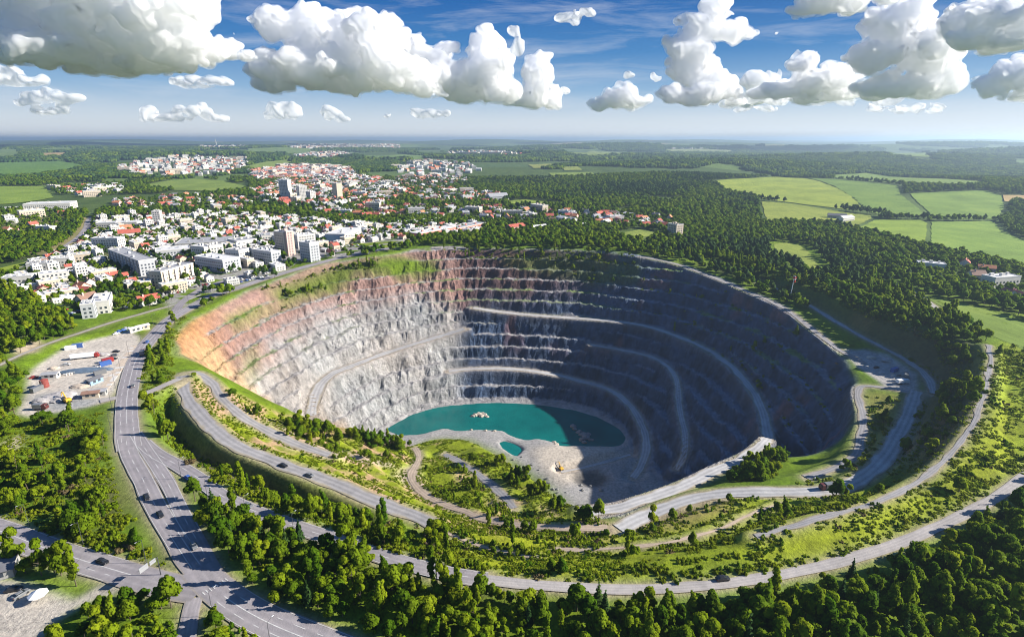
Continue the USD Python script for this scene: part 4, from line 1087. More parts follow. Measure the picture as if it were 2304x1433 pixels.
ZONES += [([(1950,628),(2040,655),(2085,680),(2150,715),(2235,775),(2200,775),(2100,748),(1980,698),(1925,660)], 4.6, (.75, .08, 0, .17), .9),
 ([(-90,640),(30,650),(90,690),(150,712),(165,748),(110,782),(62,805),(0,828),(-90,850)], 5.6, (.8, .08, 0, .12), .95),
 ([(-90,850),(10,840),(62,850),(58,880),(32,925),(40,960),(0,1000),(-90,1040)], 5.0, (.7, .05, 0, .25), .85),
 ([(1240,1140),(1310,1155),(1392,1185),(1440,1165),(1400,1200),(1300,1182)], 2.6, (.4, 0, 0, .6), .7),
 ([(1050,1185),(1300,1186),(1400,1196),(1560,1150),(1700,1115),(1690,1135),(1560,1180),(1380,1215),(1180,1208)], 2.5, (.10, .02, 0, .88), .65),
 ([(1400,720),(1440,600),(1700,660),(1880,800),(1910,940),(1800,1000),(1700,900),(1600,780)], 7.0, (.05, .05, 0, .9), .6)]
ZP = [Polygon(z[0]).buffer(0) for z in ZONES]
TOWNP = [(k, Polygon(p).buffer(0)) for k, p in TOWN]
def jitter_grid(x0, x1, y0, y1, s, seed):
    r = np.random.default_rng(seed)
    X, Y = np.meshgrid(np.arange(x0, x1, s), np.arange(y0, y1, s))
    return X.ravel() + r.uniform(-.48, .48, X.size) * s, Y.ravel() + r.uniform(-.48, .48, X.size) * s
def road_gap(x, y):
    g = map_coordinates(near_road, [np.clip((y - Y0) / STEP, 0, Z.shape[0] - 1), np.clip((x - X0) / STEP, 0, Z.shape[1] - 1)], order=1, mode='nearest')
    return np.where((x > X0) & (x < X1) & (y > Y0) & (y < Y1), g, 99)
def steep(x, y):
    g = map_coordinates(slope, [np.clip((y - Y0) / STEP, 0, Z.shape[0] - 1), np.clip((x - X0) / STEP, 0, Z.shape[1] - 1)], order=1, mode='nearest')
    return np.where((x > X0) & (x < X1) & (y > Y0) & (y < Y1), g, 0)
PLANTS = []          # (x, y, z, scale, turn, kind, zone number or -1)
def open_at(px, py):
    m = np.zeros(len(px), bool)
    for P in OPEN:
        m |= shapely.contains_xy(P, px, py)
    return m
KINDS = ['broadleaf', 'slim', 'conifer', 'bush']
for k, (px_, gap, share, size) in enumerate(ZONES):
    pts = np.array(px_, float)
    w = np.array([at(p[0], p[1], 0)[:2] for p in pts] + [at(p[0], p[1], -45)[:2] for p in pts])
    x, y = jitter_grid(w[:, 0].min(), w[:, 0].max(), w[:, 1].min(), w[:, 1].max(), gap, 200 + k)
    z = height(x, y)
    px, py = seen(x, y, z)
    m = shapely.contains_xy(ZP[k], px, py) & ~open_at(px, py)
    for q in range(k):
        m &= ~shapely.contains_xy(ZP[q], px, py)
    rr = np.random.default_rng(300 + k)
    kind = rr.choice(4, len(x), p=np.array(share) / sum(share))
    m &= road_gap(x, y) > np.where(kind == 3, .8, 2.0) * size
    m &= steep(x, y) < 1.5
    thin = fbm(x, y, 24 if share[0] > .5 else 13, 3, 60 + k)
    m &= thin + (.35 * np.sign(np.mod(z / 6.5, 1) - .35) if share[3] > .5 else 0) > (-.9 if share[0] > .5 else -.12)
    sc = size * rr.uniform(.58, 1.32, len(x)) * (1 + .25 * thin)
    for i in np.nonzero(m)[0]:
        PLANTS.append((x[i], y[i], z[i], sc[i], rr.uniform(0, 6.28), int(kind[i]), k))
# everything beyond: woods wherever there is no field, no house and no road
WILD = []
def beyond(x, y):
    z = height(x, y)
    px, py = seen(x, y, z)
    m = (px > -90) & (px < 2394) & ~open_at(px, py) & (road_gap(x, y) > 3.0)
    m &= ~shapely.contains_xy(rim_poly.buffer(4), x, y)
    nearby = (x > X0) & (x < X1) & (y > Y0) & (y < Y1)
    for P in ZP:
        m &= ~shapely.contains_xy(P, px, py)
    m &= ~(nearby & (py > 700) & (px < 2225))
    for P in FIELD_W:
        m &= ~shapely.contains_xy(P.buffer(9), x, y)
    for nm in ('valley_highway', 'valley_road', 'town_road', 'embankment_path'):
        m &= ~shapely.contains_xy(LineString(ROAD_W[nm][:, :2]).buffer(ROADS[nm][0] + 3), x, y)
    town = np.full(len(x), -1)
    for q, (kd, P) in enumerate(TOWNP):
        town[shapely.contains_xy(P, px, py)] = q
    return z, px, py, m, town
for (y0, y1, gap, seed) in ((360, 1000, 7.0, 401), (1000, 2000, 9.5, 402)):
    x, y = jitter_grid(-1.0 * y1, 1.0 * y1, y0, y1, gap, seed)
    z, px, py, m, town = beyond(x, y)
    rr = np.random.default_rng(seed)
    den = fbm(x, y, 120, 4, 71)
    keep = np.where(town < 0, den > np.where(((px > 1300) & (y < 1000)) | (px < 200), -.8, -.42), 0)
    kinds = np.array([{'dense': .30, 'old': .38, 'far': .42, 'villa': .50}[TOWN[q][0]] if q >= 0 else 1 for q in town])
    keep = np.where(town >= 0, rr.random(len(x)) < kinds, keep.astype(bool))
    left_open = (px < 560) & (py < 480) & (town < 0)
    keep &= ~(left_open & (fbm(x, y, 260, 3, 72) < -.05))
    m &= keep.astype(bool)
    dark = fbm(x, y, 300, 3, 73) + .35 * sstep(1000, 1300, px) * sstep(560, 480, py) - .30
    for i in np.nonzero(m)[0]:
        s = rr.uniform(.7, 1.25) * (.8 if town[i] >= 0 else 1.0) * (1.0 if y0 < 900 else 1.25)
        WILD.append((x[i], y[i], z[i], s, rr.uniform(0, 6.28), 1 if dark[i] + rr.normal(0, .2) > .15 else (0 if rr.random() < .6 else 2)))
FARW = []
for (y0, y1, gap, seed) in ((2000, 3400, 24, 403), (3400, 7000, 42, 404)):
    x, y = jitter_grid(-.95 * y1, .95 * y1, y0, y1, gap, seed)
    z, px, py, m, town = beyond(x, y)
    m &= (fbm(x, y, 700, 4, 75) > -.10) & (town < 0)
    rr = np.random.default_rng(seed)
    for i in np.nonzero(m)[0]:
        FARW.append((x[i], y[i], z[i] - 1, rr.uniform(.8, 1.3) * gap / 26, rr.uniform(0, 6.28), int(rr.random() < .5)))
def instancer(name, items, models, label, category):
    pi = UsdGeom.PointInstancer.Define(stage, name_in('/World', name))
    for k, mdl in enumerate(models):
        x = UsdGeom.Xform.Define(stage, f'{pi.GetPath()}/{"tree" if "bush" not in mdl else "bush"}_model_{k}')
        x.GetPrim().GetReferences().AddInternalReference(PROTO[mdl])
        pi.GetPrototypesRel().AddTarget(x.GetPath())
    A = np.array(items, float)
    pi.CreatePositionsAttr(Vt.Vec3fArray.FromNumpy(A[:, :3].astype(np.float32)))
    pi.CreateScalesAttr(Vt.Vec3fArray.FromNumpy(np.repeat(A[:, 3:4], 3, 1).astype(np.float32)))
    q = np.zeros((len(A), 4), np.float32)
    q[:, 0], q[:, 3] = np.cos(A[:, 4] / 2), np.sin(A[:, 4] / 2)
    pi.CreateOrientationsAttr(Vt.QuathArray([Gf.Quath(float(a[0]), 0, 0, float(a[3])) for a in q]))
    pi.CreateProtoIndicesAttr(Vt.IntArray.FromNumpy(A[:, 5].astype(np.int32)))
    tag(pi, label, category, kind='stuff')
    return pi
# nearest plants of each kind stand as things of their own, the rest as cover
MODELS = {0: ['broadleaf_model_0', 'broadleaf_model_1', 'broadleaf_model_2', 'broadleaf_model_3', 'broadleaf_model_4', 'broadleaf_model_5'], 1: ['slim_model_0', 'slim_model_1'], 2: ['conifer_model_0', 'conifer_model_1'], 3: ['bush_model_0', 'bush_model_1', 'bush_model_2', 'bush_model_3']}
NAMES = {0: ('broadleaf_tree', 'tree'), 1: ('slender_tree', 'tree'), 2: ('dark_conifer', 'tree'), 3: ('bush', 'bush')}
PLACE = {0: 'in the wood left of the dual carriageway', 1: 'beside the side road at the left edge', 2: 'in the clump between corner yard and narrow lane', 3: 'on the corner between lane and junction',
         4: 'in the wood along the bottom below the lower road and rim lane', 5: 'in the scrub below the terrace road', 6: 'in the ditch between lower and terrace roads', 7: 'on the bank between the main road and the pit rim',
         8: 'on the bench above the west pit foot', 9: 'on the second bench under the terrace road', 10: 'beside the upper bench road', 11: 'on the green hump above the lake shore', 12: 'on the slope round the sandy track',
         13: 'on the grassy terraces below the pit rim', 14: 'on the meadow inside the curving rim lane', 15: 'at the right end of the rim lane', 16: 'beyond the track on the right crest', 17: 'at the head of the spiral road', 18: 'beside the haul road bend',
         19: 'inside the loop road on the right', 20: 'on the bank right of the haul road', 21: 'on the shaded slope under the right crest', 22: 'along the right crest', 23: 'on the green ledge of the west wall', 24: 'on the top benches of the far wall', 25: 'on the orange slope of the west wall', 26: 'between the right crest and the valley meadow', 27: 'in the wood at the left edge above the embankment', 28: 'in the wood left of the quarry yard', 29: 'at the foot of the lit ramp', 30: 'along the sandy track above the terraces', 31: 'on the shaded east wall of the pit'}
def where(i):
    zn = int(P[i, 6])
    if zn == 4:
        x_ = ppx[i]
        for lim, t in ((480, 'at the left tip of the bottom wood by the slip road'), (640, 'in the bottom wood between junction and lower road'), (800, 'in the bottom wood below the middle of the lower road'), (960, 'in the bottom wood where the lower road vanishes'),
                       (1120, 'in the bottom wood left of where the pale lane begins'), (1300, 'below the start of the pale rim lane'), (1500, 'below the flattest stretch of the pale rim lane'), (1680, 'in the wood below the dark car on the rim lane'),
                       (1860, 'in the wood below the rising part of the rim lane'), (2060, 'in the right bottom wood under the rim lane'), (2400, 'in the bottom right corner wood')):
            if x_ < lim:
                return t
    if zn == 14:
        return 'on the meadow inside the rim lane, ' + ('left part' if ppx[i] < 1500 else 'middle part' if ppx[i] < 1850 else 'right part')
    if zn == 13:
        return 'on the terraces below the pit rim, ' + ('left part' if ppx[i] < 1250 else 'middle part' if ppx[i] < 1600 else 'right part')
    return PLACE[zn]
LOOK = {0: ('full crowned broadleaf tree', 'tall broadleaf tree', 'spreading broadleaf tree', 'yellow-green broadleaf tree', 'open leaning light green tree', 'broad cone shaped tree'), 1: ('slender light green tree', 'slender dark tree'), 2: ('tall dark conifer', 'short dark conifer'), 3: ('green bush clump', 'wide dark bush clump', 'low yellow-green bush clump', 'brownish dry bush clump')}
P = np.array([(p[0], p[1], p[2], p[3], p[4], p[5], p[6]) for p in PLANTS])
ppx, ppy = seen(P[:, 0], P[:, 1], P[:, 2] + 2)
view = (ppx > -60) & (ppx < 2364) & (ppy > 0) & (ppy < 1500)
framed = (ppx > 5) & (ppx < 2299) & (ppy < 1428)
dist = np.sqrt(P[:, 0] ** 2 + P[:, 1] ** 2 + (P[:, 2] - EYE) ** 2)
rp = np.random.default_rng(77)
for kd in range(4):
    idx = np.nonzero(view & (P[:, 5] == kd))[0]
    idx = idx[np.argsort(dist[idx] / P[idx, 3] + np.where(framed[idx], 0, 9999))]
    own, rest = idx[:300], idx[300:]
    for i in own:
        v = int(rp.choice(4, p=(.45, .16, .36, .03))) if kd == 3 else int(rp.integers(2)) if kd else int(rp.choice(6, p=(.24, .20, .18, .12, .14, .12)))
        zn = int(P[i, 6])
        lab = LOOK[kd][v] + ' ' + where(i)
        thing(NAMES[kd][0], P[i, :3], P[i, 4], lab, NAMES[kd][1], (LOOK[kd][v] + 's ' + where(i)), ref=PROTO[MODELS[kd][v]], scale=(P[i, 3] * rp.uniform(.82, 1.2), P[i, 3] * rp.uniform(.82, 1.2), P[i, 3] * rp.uniform(.8, 1.3)))
    if len(rest):
        items = np.c_[P[rest, :5], rp.choice(4, len(rest), p=(.45, .16, .36, .03)) if kd == 3 else rp.integers(len(MODELS[kd]), size=len(rest))]
        instancer(('woodland', 'slender_woodland', 'conifer_woodland', 'scrub')[kd], items, MODELS[kd], ('mixed broadleaf trees covering the slopes round the quarry', 'thin scattered slender trees on the quarry slopes', 'dark conifers scattered in the near woods', 'low scrub and bushes on the quarry terraces')[kd], ('woodland', 'woodland', 'woodland', 'scrub')[kd])
GC = []
for zpx, gap, lo in (([(985,1160),(1200,1180),(1400,1195),(1700,1112),(1900,1112),(2080,1085),(2215,930),(2240,780),(2400,760),(2400,1000),(2230,1120),(2000,1215),(1700,1297),(1400,1312),(1090,1298),(960,1270),(700,1190)], 2.1, .02),
                     ([(420,850),(520,880),(640,935),(780,960),(930,1000),(985,990),(1060,990),(1280,1135),(1390,1190),(1390,1215),(1000,1200),(700,1080),(520,1000),(430,920)], 1.9, -.15), ([(330,760),(400,700),(420,715),(385,790),(400,900),(430,1000),(560,1090),(830,1190),(700,1185),(500,1095),(330,920),(320,840)], 1.9, -.4),
                     ([(2050,900),(2110,900),(2100,860),(2020,790),(1850,690),(1560,585),(1900,685),(2150,762),(2215,800),(2205,920),(2080,1070),(1990,1070)], 2.4, -.3), ([(0,950),(230,930),(330,1120),(400,1275),(300,1260),(130,1210),(0,1170)], 2.1, -.5)):
    pg = Polygon(zpx).buffer(0)
    w = np.array([at(p[0], p[1], zz)[:2] for p in zpx for zz in (4, -45)])
    x, y = jitter_grid(w[:, 0].min(), w[:, 0].max(), w[:, 1].min(), w[:, 1].max(), gap, 900 + len(GC))
    z = height(x, y)
    px, py = seen(x, y, z)
    m = shapely.contains_xy(pg, px, py) & (road_gap(x, y) > .5) & ~open_at(px, py) & (steep(x, y) < 1.6) & (fbm(x, y, 14, 4, 95) > lo)
    r = np.random.default_rng(len(GC) + 3)
    for i in np.nonzero(m)[0]:
        GC.append((x[i], y[i], z[i] - .1, r.uniform(.22, .5), r.uniform(0, 6.28), int(r.choice(4, p=(.44, .08, .46, .02)))))
instancer('ground_cover', GC, MODELS[3], 'knee-high weeds and young shoots on the terraces and meadows', 'ground cover')
instancer('middle_distance_wood', WILD, ['far_tree_model_0', 'far_tree_model_1', 'far_tree_model_2'], 'wide woods between the quarry, the town and the fields', 'forest')
instancer('distant_forest', FARW, ['canopy_model_0', 'canopy_model_1'], 'dark forest far off towards the horizon', 'forest')
print('plants', len(PLANTS), 'wild', len(WILD), 'far', len(FARW))

# ------------------------------------------------------------------ the town
W_C = {'white': (.56, .535, .49), 'cream': (.50, .42, .32), 'grey': (.33, .32, .30), 'pale': (.42, .425, .43), 'pink': (.58, .42, .36), 'blue': (.22, .32, .43), 'rose': (.55, .2, .15)}
R_C = {'grey roof': (.30, .30, .31), 'white roof': (.58, .57, .55), 'red roof': (.40, .10, .065), 'brown roof': (.24, .14, .10), 'dark roof': (.13, .13, .14), 'orange roof': (.50, .19, .09)}
M_w = {k: plain('wall_' + k, c, .85, noise=.4, amount=.10) for k, c in W_C.items()}
M_r = {k: plain(k.replace(' ', '_'), c, .8, noise=.35, amount=.16) for k, c in R_C.items()}
M_glass = plain('window_glass', (.05, .06, .075), .15, spec=.6)
M_dark = plain('dark_opening', (.06, .06, .065), .8)
M_band = plain('trim', (.55, .53, .5), .8)
def box(x0, x1, y0, y1, z0, z1):
    m = trimesh.creation.box([x1 - x0, y1 - y0, z1 - z0])
    m.apply_translation([(x0 + x1) / 2, (y0 + y1) / 2, (z0 + z1) / 2])
    return m
def join(ms):
    return trimesh.util.concatenate(ms)
def gable(w, d, z, rise, over=.5, thick=.25):
    """a pitched roof over a plan w by d, its ridge along x"""
    a, b = w / 2 + over, d / 2 + over
    v = np.array([[-a, -b, z], [a, -b, z], [a, 0, z + rise], [-a, 0, z + rise], [a, b, z], [-a, b, z]])
    lo = v - [0, 0, thick]
    V = np.vstack([v, lo])
    F = [[0, 1, 2, 3], [3, 2, 4, 5], [7, 6, 9, 8], [8, 9, 11, 10], [0, 6, 7, 1], [4, 10, 11, 5], [1, 7, 8, 2], [2, 8, 10, 4], [0, 3, 9, 6], [3, 5, 11, 9]]
    return V, np.array(F)
def gable_wall(w, d, h, rise):
    a, b = w / 2, d / 2
    V = np.array([[-a, -b, -1.5], [a, -b, -1.5], [a, b, -1.5], [-a, b, -1.5], [-a, -b, h], [a, -b, h], [a, b, h], [-a, b, h], [-a, 0, h + rise], [a, 0, h + rise]])
    F = [[0, 1, 5], [0, 5, 4], [1, 2, 6], [1, 6, 5], [2, 3, 7], [2, 7, 6], [3, 0, 4], [3, 4, 7], [5, 6, 9], [7, 4, 8]]
    return V, np.array(F)
def windows(w, d, h, storey=3.0, pitch=3.2, z0=1.0):
    ms = []
    for k in range(max(1, int((h - .6) / storey))):
        z = z0 + k * storey
        if z + 1.5 > h:
            break
        for L, axis in ((w, 0), (d, 1)):
            n = max(1, int((L - 1.2) / pitch))
            for q in range(n):
                c = (q + .5 - n / 2) * pitch
                for s in (-1, 1):
                    o = s * ((d if axis == 0 else w) / 2)
                    lo, hi = sorted((o - s * .1, o + s * .04))
                    ms.append(box(c - .8, c + .8, lo, hi, z, z + 1.5) if axis == 0 else box(lo, hi, c - .8, c + .8, z, z + 1.5))
    return join(ms)
def flat_building(path, w, d, h, wall, roof, win=True, extra=True, seed=0):
    r = np.random.default_rng(seed)
    usdkit.mesh(stage, path + '/wall', box(-w / 2, w / 2, -d / 2, d / 2, -2.0, h), wall)
    parap = [box(-w / 2 + .35, w / 2 - .35, -d / 2 + .35, d / 2 - .35, h - .2, h + .06)]
    usdkit.mesh(stage, path + '/roof', join(parap), roof)
    rim_ = [box(-w / 2 - .12, w / 2 + .12, -d / 2 - .12, -d / 2 + .3, h - .3, h + .5), box(-w / 2 - .12, w / 2 + .12, d / 2 - .3, d / 2 + .12, h - .3, h + .5),
            box(-w / 2 - .12, -w / 2 + .3, -d / 2 + .31, d / 2 - .31, h - .3, h + .5), box(w / 2 - .3, w / 2 + .12, -d / 2 + .31, d / 2 - .31, h - .3, h + .5)]
    usdkit.mesh(stage, path + '/parapet', join(rim_), M_band)
    if extra:
        for q in range(3):
            x, y = (-.36 + .26 * q + r.uniform(0, .06)) * w, r.uniform(-d * .3, d * .1)
            usdkit.mesh(stage, path + '/roof_hut' + ('' if not q else f'_{q:03d}'), box(x, x + min(.17 * w, r.uniform(1.6, 3.4)), y, y + r.uniform(1.6, 2.8), h + .05, h + r.uniform(1.4, 2.6)), wall)
    if win:
        m = usdkit.mesh(stage, path + '/windows', windows(w, d, h), M_glass)
        tag(m, kind='stuff')
def pitched_building(path, w, d, h, rise, wall, roof, chimney=True, win=True):
    usdkit.mesh(stage, path + '/wall', gable_wall(w, d, h, rise), wall)
    usdkit.mesh(stage, path + '/roof', gable(w, d, h, rise), roof)
    if chimney:
        usdkit.mesh(stage, path + '/roof/chimney', box(w * .2, w * .2 + .8, d * .1, d * .1 + .8, h, h + rise + 1.0), M_w['pink'])
    if win:
        m = usdkit.mesh(stage, path + '/windows', windows(w, d, h, 2.8, 2.8), M_glass)
        tag(m, kind='stuff')
FOOT = []            # footprints already taken, in metres
def frame_of(p0, p1, depth):
    """a building's place from the two lower corners of its near face"""
    a, b = on_land([p0[0], p1[0]], [p0[1], p1[1]])
    d = b[:2] - a[:2]
    w = np.linalg.norm(d)
    d /= w
    n = np.array([-d[1], d[0]])
    c = (a[:2] + b[:2]) / 2 + n * depth / 2
    FOOT.append(Polygon([a[:2] - d * 2 - n * 2, b[:2] + d * 2 - n * 2, b[:2] + d * 2 + n * (depth + 2), a[:2] - d * 2 + n * (depth + 2)]))
    return (c[0], c[1], min(a[2], b[2])), math.atan2(d[1], d[0]), w
HERO = [  # near face corners, depth, height, walls, roof, shape, name, label, category
 ((249,593),(318,622),14,15.5,'pale','grey roof','flat','apartment_block','long slab block with ribbed shaded front and dark yard before it','block'),
 ((368,648),(440,624),13,15,'cream','grey roof','flat','apartment_block','cream slab block nearest the quarry beside the car park','block'),
 ((442,607),(505,616),20,14,'pale','white roof','flat','apartment_block','pale block with shaded front and sunny end above the car park','block'),
 ((541,595),(564,588),18,15,'white','grey roof','flat','apartment_block','short white block between the cream slab and the tower group','block'),
 ((571,590),(613,596),12,14,'pale','white roof','flat','apartment_block','low pale block left of the tower group','block'),
 ((622,574),(643,577),13,27,'cream','grey roof','flat','tower_block','cream tower block at the left of the tower group','block'),
 ((650,577),(664,574),13,28,'pink','grey roof','flat','tower_block','rosy tower block in the middle of the tower group','block'),
 ((677,588),(700,591),12,21,'pale','white roof','flat','tower_block','pale tower block with blue side at the right of the tower group','block'),
 ((672,561),(712,556),14,16,'white','white roof','flat','apartment_block','white block behind the blue sided pale tower','block'),
 ((777,546),(814,532),26,12,'white','white roof','flat','exhibition_hall','big white hall with blue end beside the sports field','hall'),
 ((346,508),(364,507),13,22,'white','white roof','flat','tower_block','lone white tower block at the far side of the dense quarter','block'),
 ((209,562),(268,561),14,14,'white','white roof','flat','apartment_block','white slab block beside the highway','block'),
 ((217,516),(310,513),20,9,'white','white roof','flat','store_hall','long white hall at the back left of the dense quarter','hall'),
 ((268,536),(318,532),16,6,'white','red roof','pitched','market_hall','red roofed hall behind the white slab block','hall'),
 ((270,524),(300,521),14,6,'cream','orange roof','pitched','market_hall','orange roofed hall behind the red roofed one','hall'),
 ((432,577),(462,579),14,12,'white','white roof','flat','office_building','white cube building in front of the wide grey halls','building'),
 ((474,577),(505,572),13,12,'white','grey roof','flat','office_building','white building with a grey roof right of the white cube','building'),
 ((395,562),(520,554),42,7,'grey','grey roof','flat','factory_hall','widest grey roofed factory hall in the quarter','hall'),
 ((352,582),(430,574),26,8,'pale','white roof','flat','factory_hall','white roofed factory hall behind the slab blocks','hall'),
 ((535,560),(580,552),26,9,'white','grey roof','flat','factory_hall','grey roofed hall right of the widest factory hall','hall'),
 ((590,545),(640,541),24,8,'white','grey roof','flat','factory_hall','hall with grey roof behind the tower group','hall'),
 ((944,537),(1026,525),18,9,'rose','white roof','flat','shopping_hall','long hall with red front near the far pit rim','hall'),
 ((1030,525),(1093,513),18,8,'rose','grey roof','flat','shopping_hall','grey roofed hall with red front right of the longer red one','hall'),
 ((1150,524),(1182,520),12,8,'pink','red roof','pitched','market_hall','rosy hall with red roof above the far pit rim','hall'),
 ((1204,522),(1234,519),14,5,'pale','white roof','pitched','barn','pale roofed barn among trees above the far pit rim','barn'),
 ((1305,515),(1337,512),12,4.5,'white','white roof','pitched','barn','white roofed barn right of the pale roofed one','barn'),
 ((800,513),(823,509),16,8,'white','white roof','flat','store_hall','small white hall behind the exhibition hall','hall'),
 ((874,512),(1005,502),15,7,'white','white roof','flat','factory_hall','very long white factory hall in front of the wood','hall'),
 ((54,475),(160,471),45,12,'white','white roof','flat','warehouse','huge white warehouse alone beyond the highway','hall'),
 ((-20,480),(48,476),26,7,'white','grey roof','flat','warehouse','lower grey roofed warehouse left of the huge white one','hall'),
 ((1103,453),(1145,451),25,9,'pale','grey roof','pitched','manor','grey roofed manor at the edge of the small green field','building'),
 ((631,451),(651,451),22,44,'white','white roof','flat','tower_block','tallest white tower block of the old town','block'),
 ((676,453),(694,452),20,32,'white','white roof','flat','tower_block','white tower block right of the tallest one','block'),
 ((760,450),(772,449),18,36,'cream','grey roof','flat','tower_block','thin cream tower block at the right of the old town','block'),
 ((700,456),(712,455),16,22,'white','grey roof','flat','tower_block','lower white tower between the old town towers','block'),
 ((1500,535),(1520,539),12,19,'cream','dark roof','flat','mill','tall cream mill building among trees right of the far rim','building'),
 ((1862,491),(1904,493),12,5,'grey','dark roof','pitched','barn','dark roofed barn on the farm between the fields','barn'),
 ((1897,500),(1922,497),12,6,'white','white roof','pitched','barn','white barn on the farm between the fields','barn'),
 ((186,718),(216,716),14,11,'pale','white roof','flat','workshop','white workshop beside the grass embankment','building'),
 ((8,647),(76,641),13,9,'white','white roof','flat','store_hall','white store at the left edge beside the near wood','hall'),
 ((92,642),(160,633),13,10,'white','white roof','flat','store_hall','white hall right of the store at the left edge','hall'),
 ((62,614),(110,611),14,9,'white','grey roof','flat','store_hall','white hall with grey roof beside the highway bank','hall'),
 ((118,602),(160,599),13,9,'white','white roof','flat','store_hall','white hall right of the grey roofed one beside the highway','hall'),
 ((168,592),(206,588),13,9,'cream','white roof','flat','store_hall','cream hall at the highway bend','hall'),
 ((1608,560),(1632,568),8,4,'cream','orange roof','pitched','cottage','orange roofed cottage on the right of the far rim','house'),
 ((1025,351),(1075,350),30,24,'cream','white roof','flat','apartment_block','pale slab block far off at the left of the distant row','block'),
 ((1080,351),(1128,350),30,24,'cream','white roof','flat','apartment_block','pale slab block far off in the middle of the distant row','block'),
 ((1132,349),(1150,349),30,20,'cream','white roof','flat','apartment_block','short pale block far off at the right of the distant row','block'),
]
HERO_AT, HERO_AT_NAME = [], []
for k, (p0, p1, dp, h, wl, rf, shape, nm, lab, cat) in enumerate(HERO):
    loc, rz, w = frame_of(p0, p1, dp)
    HERO_AT.append(loc)
    HERO_AT_NAME.append(re.split(r' (?:with|in|at|beside|behind|above|left|right|between|nearest|among|alone|on|by|far|of|beyond) ', lab)[0])
    t = thing(nm, loc, rz, lab, cat)
    path = str(t.GetPath())
    far_ = loc[1] > 1300
    if shape == 'flat':
        flat_building(path, w, dp, h, M_w[wl], M_r[rf], win=not far_ and h > 5, extra=not far_, seed=k)
        if nm == 'exhibition_hall' or 'blue side' in lab and nm == 'tower_block':
            usdkit.mesh(stage, path + '/blue_end', box(-w / 2 - .35, -w / 2 - .02, -dp / 2 + .5, dp / 2 - .5, .5, h - 1), M_w['blue'])
        if lab.startswith('long slab'):
            for q in range(9):
                x = -w / 2 + (q + .5) * w / 9
                usdkit.mesh(stage, name_in(path, 'stair_bay'), box(x - .9, x + .9, -dp / 2 - .9, -dp / 2 - .02, -1, h - .4), M_w['grey'])
        if lab.startswith('cream slab'):
            for q in range(6):
                x = -w / 2 + (q + .5) * w / 6
                usdkit.mesh(stage, name_in(path, 'balcony_stack'), box(x - 1.3, x + 1.3, -dp / 2 - 1.1, -dp / 2 - .02, 1.5, h - .6), M_w['white'])
    else:
        pitched_building(path, w, dp, h, dp * .28, M_w[wl], M_r[rf], chimney=not far_ and h > 5, win=not far_)

# models of the common houses, then one object for each house that shows
STYLE = []
def style(key, label, cat, make):
    c = klass(key)
    make(str(c.GetPath()))
    STYLE.append((key, str(c.GetPath()), label, cat))
    return len(STYLE) - 1
HOUSE = [style(f'house_model_{k}', f'{rf}ed {wn} house', 'house', (lambda p, wl=wl, rf=rf, s=s: pitched_building(p, s[0], s[1], s[2], s[3], M_w[wl], M_r[rf])))
         for k, (wn, wl, rf, s) in enumerate([('white', 'white', 'red roof', (12, 9, 5, 3.4)), ('cream', 'cream', 'red roof', (14, 9, 6, 3.4)), ('white', 'white', 'brown roof', (11, 9, 5, 3.6)), ('white', 'white', 'grey roof', (13, 10, 6, 3.0)),
                                              ('rosy', 'pink', 'orange roof', (12, 8, 6, 3.2)), ('white', 'white', 'white roof', (15, 10, 6, 2.2)), ('grey', 'grey', 'dark roof', (12, 9, 5, 3.4))])]
BLOCK = [style(f'block_model_{k}', f'{rf}ed {wn} building', 'building', (lambda p, wl=wl, rf=rf, s=s, k=k: flat_building(p, s[0], s[1], s[2], M_w[wl], M_r[rf], seed=k)))
         for k, (wn, wl, rf, s) in enumerate([('white', 'white', 'white roof', (24, 12, 9)), ('white', 'white', 'grey roof', (18, 12, 7)), ('cream', 'cream', 'white roof', (30, 12, 12)), ('pale', 'pale', 'grey roof', (34, 16, 6)), ('white', 'white', 'white roof', (14, 12, 13)), ('white', 'white', 'red roof', (20, 13, 5))])]
AREA = {0: 'in the dense quarter beside the pit', 1: 'in the old town below the woods', 2: 'on the back slope of the old town', 3: 'in the far suburb on the left hill', 4: 'in the suburb beyond the warehouse', 5: 'at the left edge by the highway wood', 6: 'in the far suburb in the middle distance',
        7: 'in the farthest settlement on the left', 8: 'in the distant row of blocks', 9: 'in the hazy distant settlement right of centre', 10: 'in the hazy hamlet behind the old town', 11: 'in the hazy hamlet left of the old town', 12: 'in the wood behind the dense quarter', 13: 'among trees right of the old town',
        14: 'in the tree belt behind the far pit rim', 15: 'in the village at the right edge', 16: 'in the low quarter by the grass embankment'}
a_ = at(249, 592, 0) - at(318, 622, 0)
GRID = math.atan2(a_[1], a_[0])
SPACING = {'dense': 15.5, 'old': 23, 'far': 36, 'villa': 25}
HOMES = []
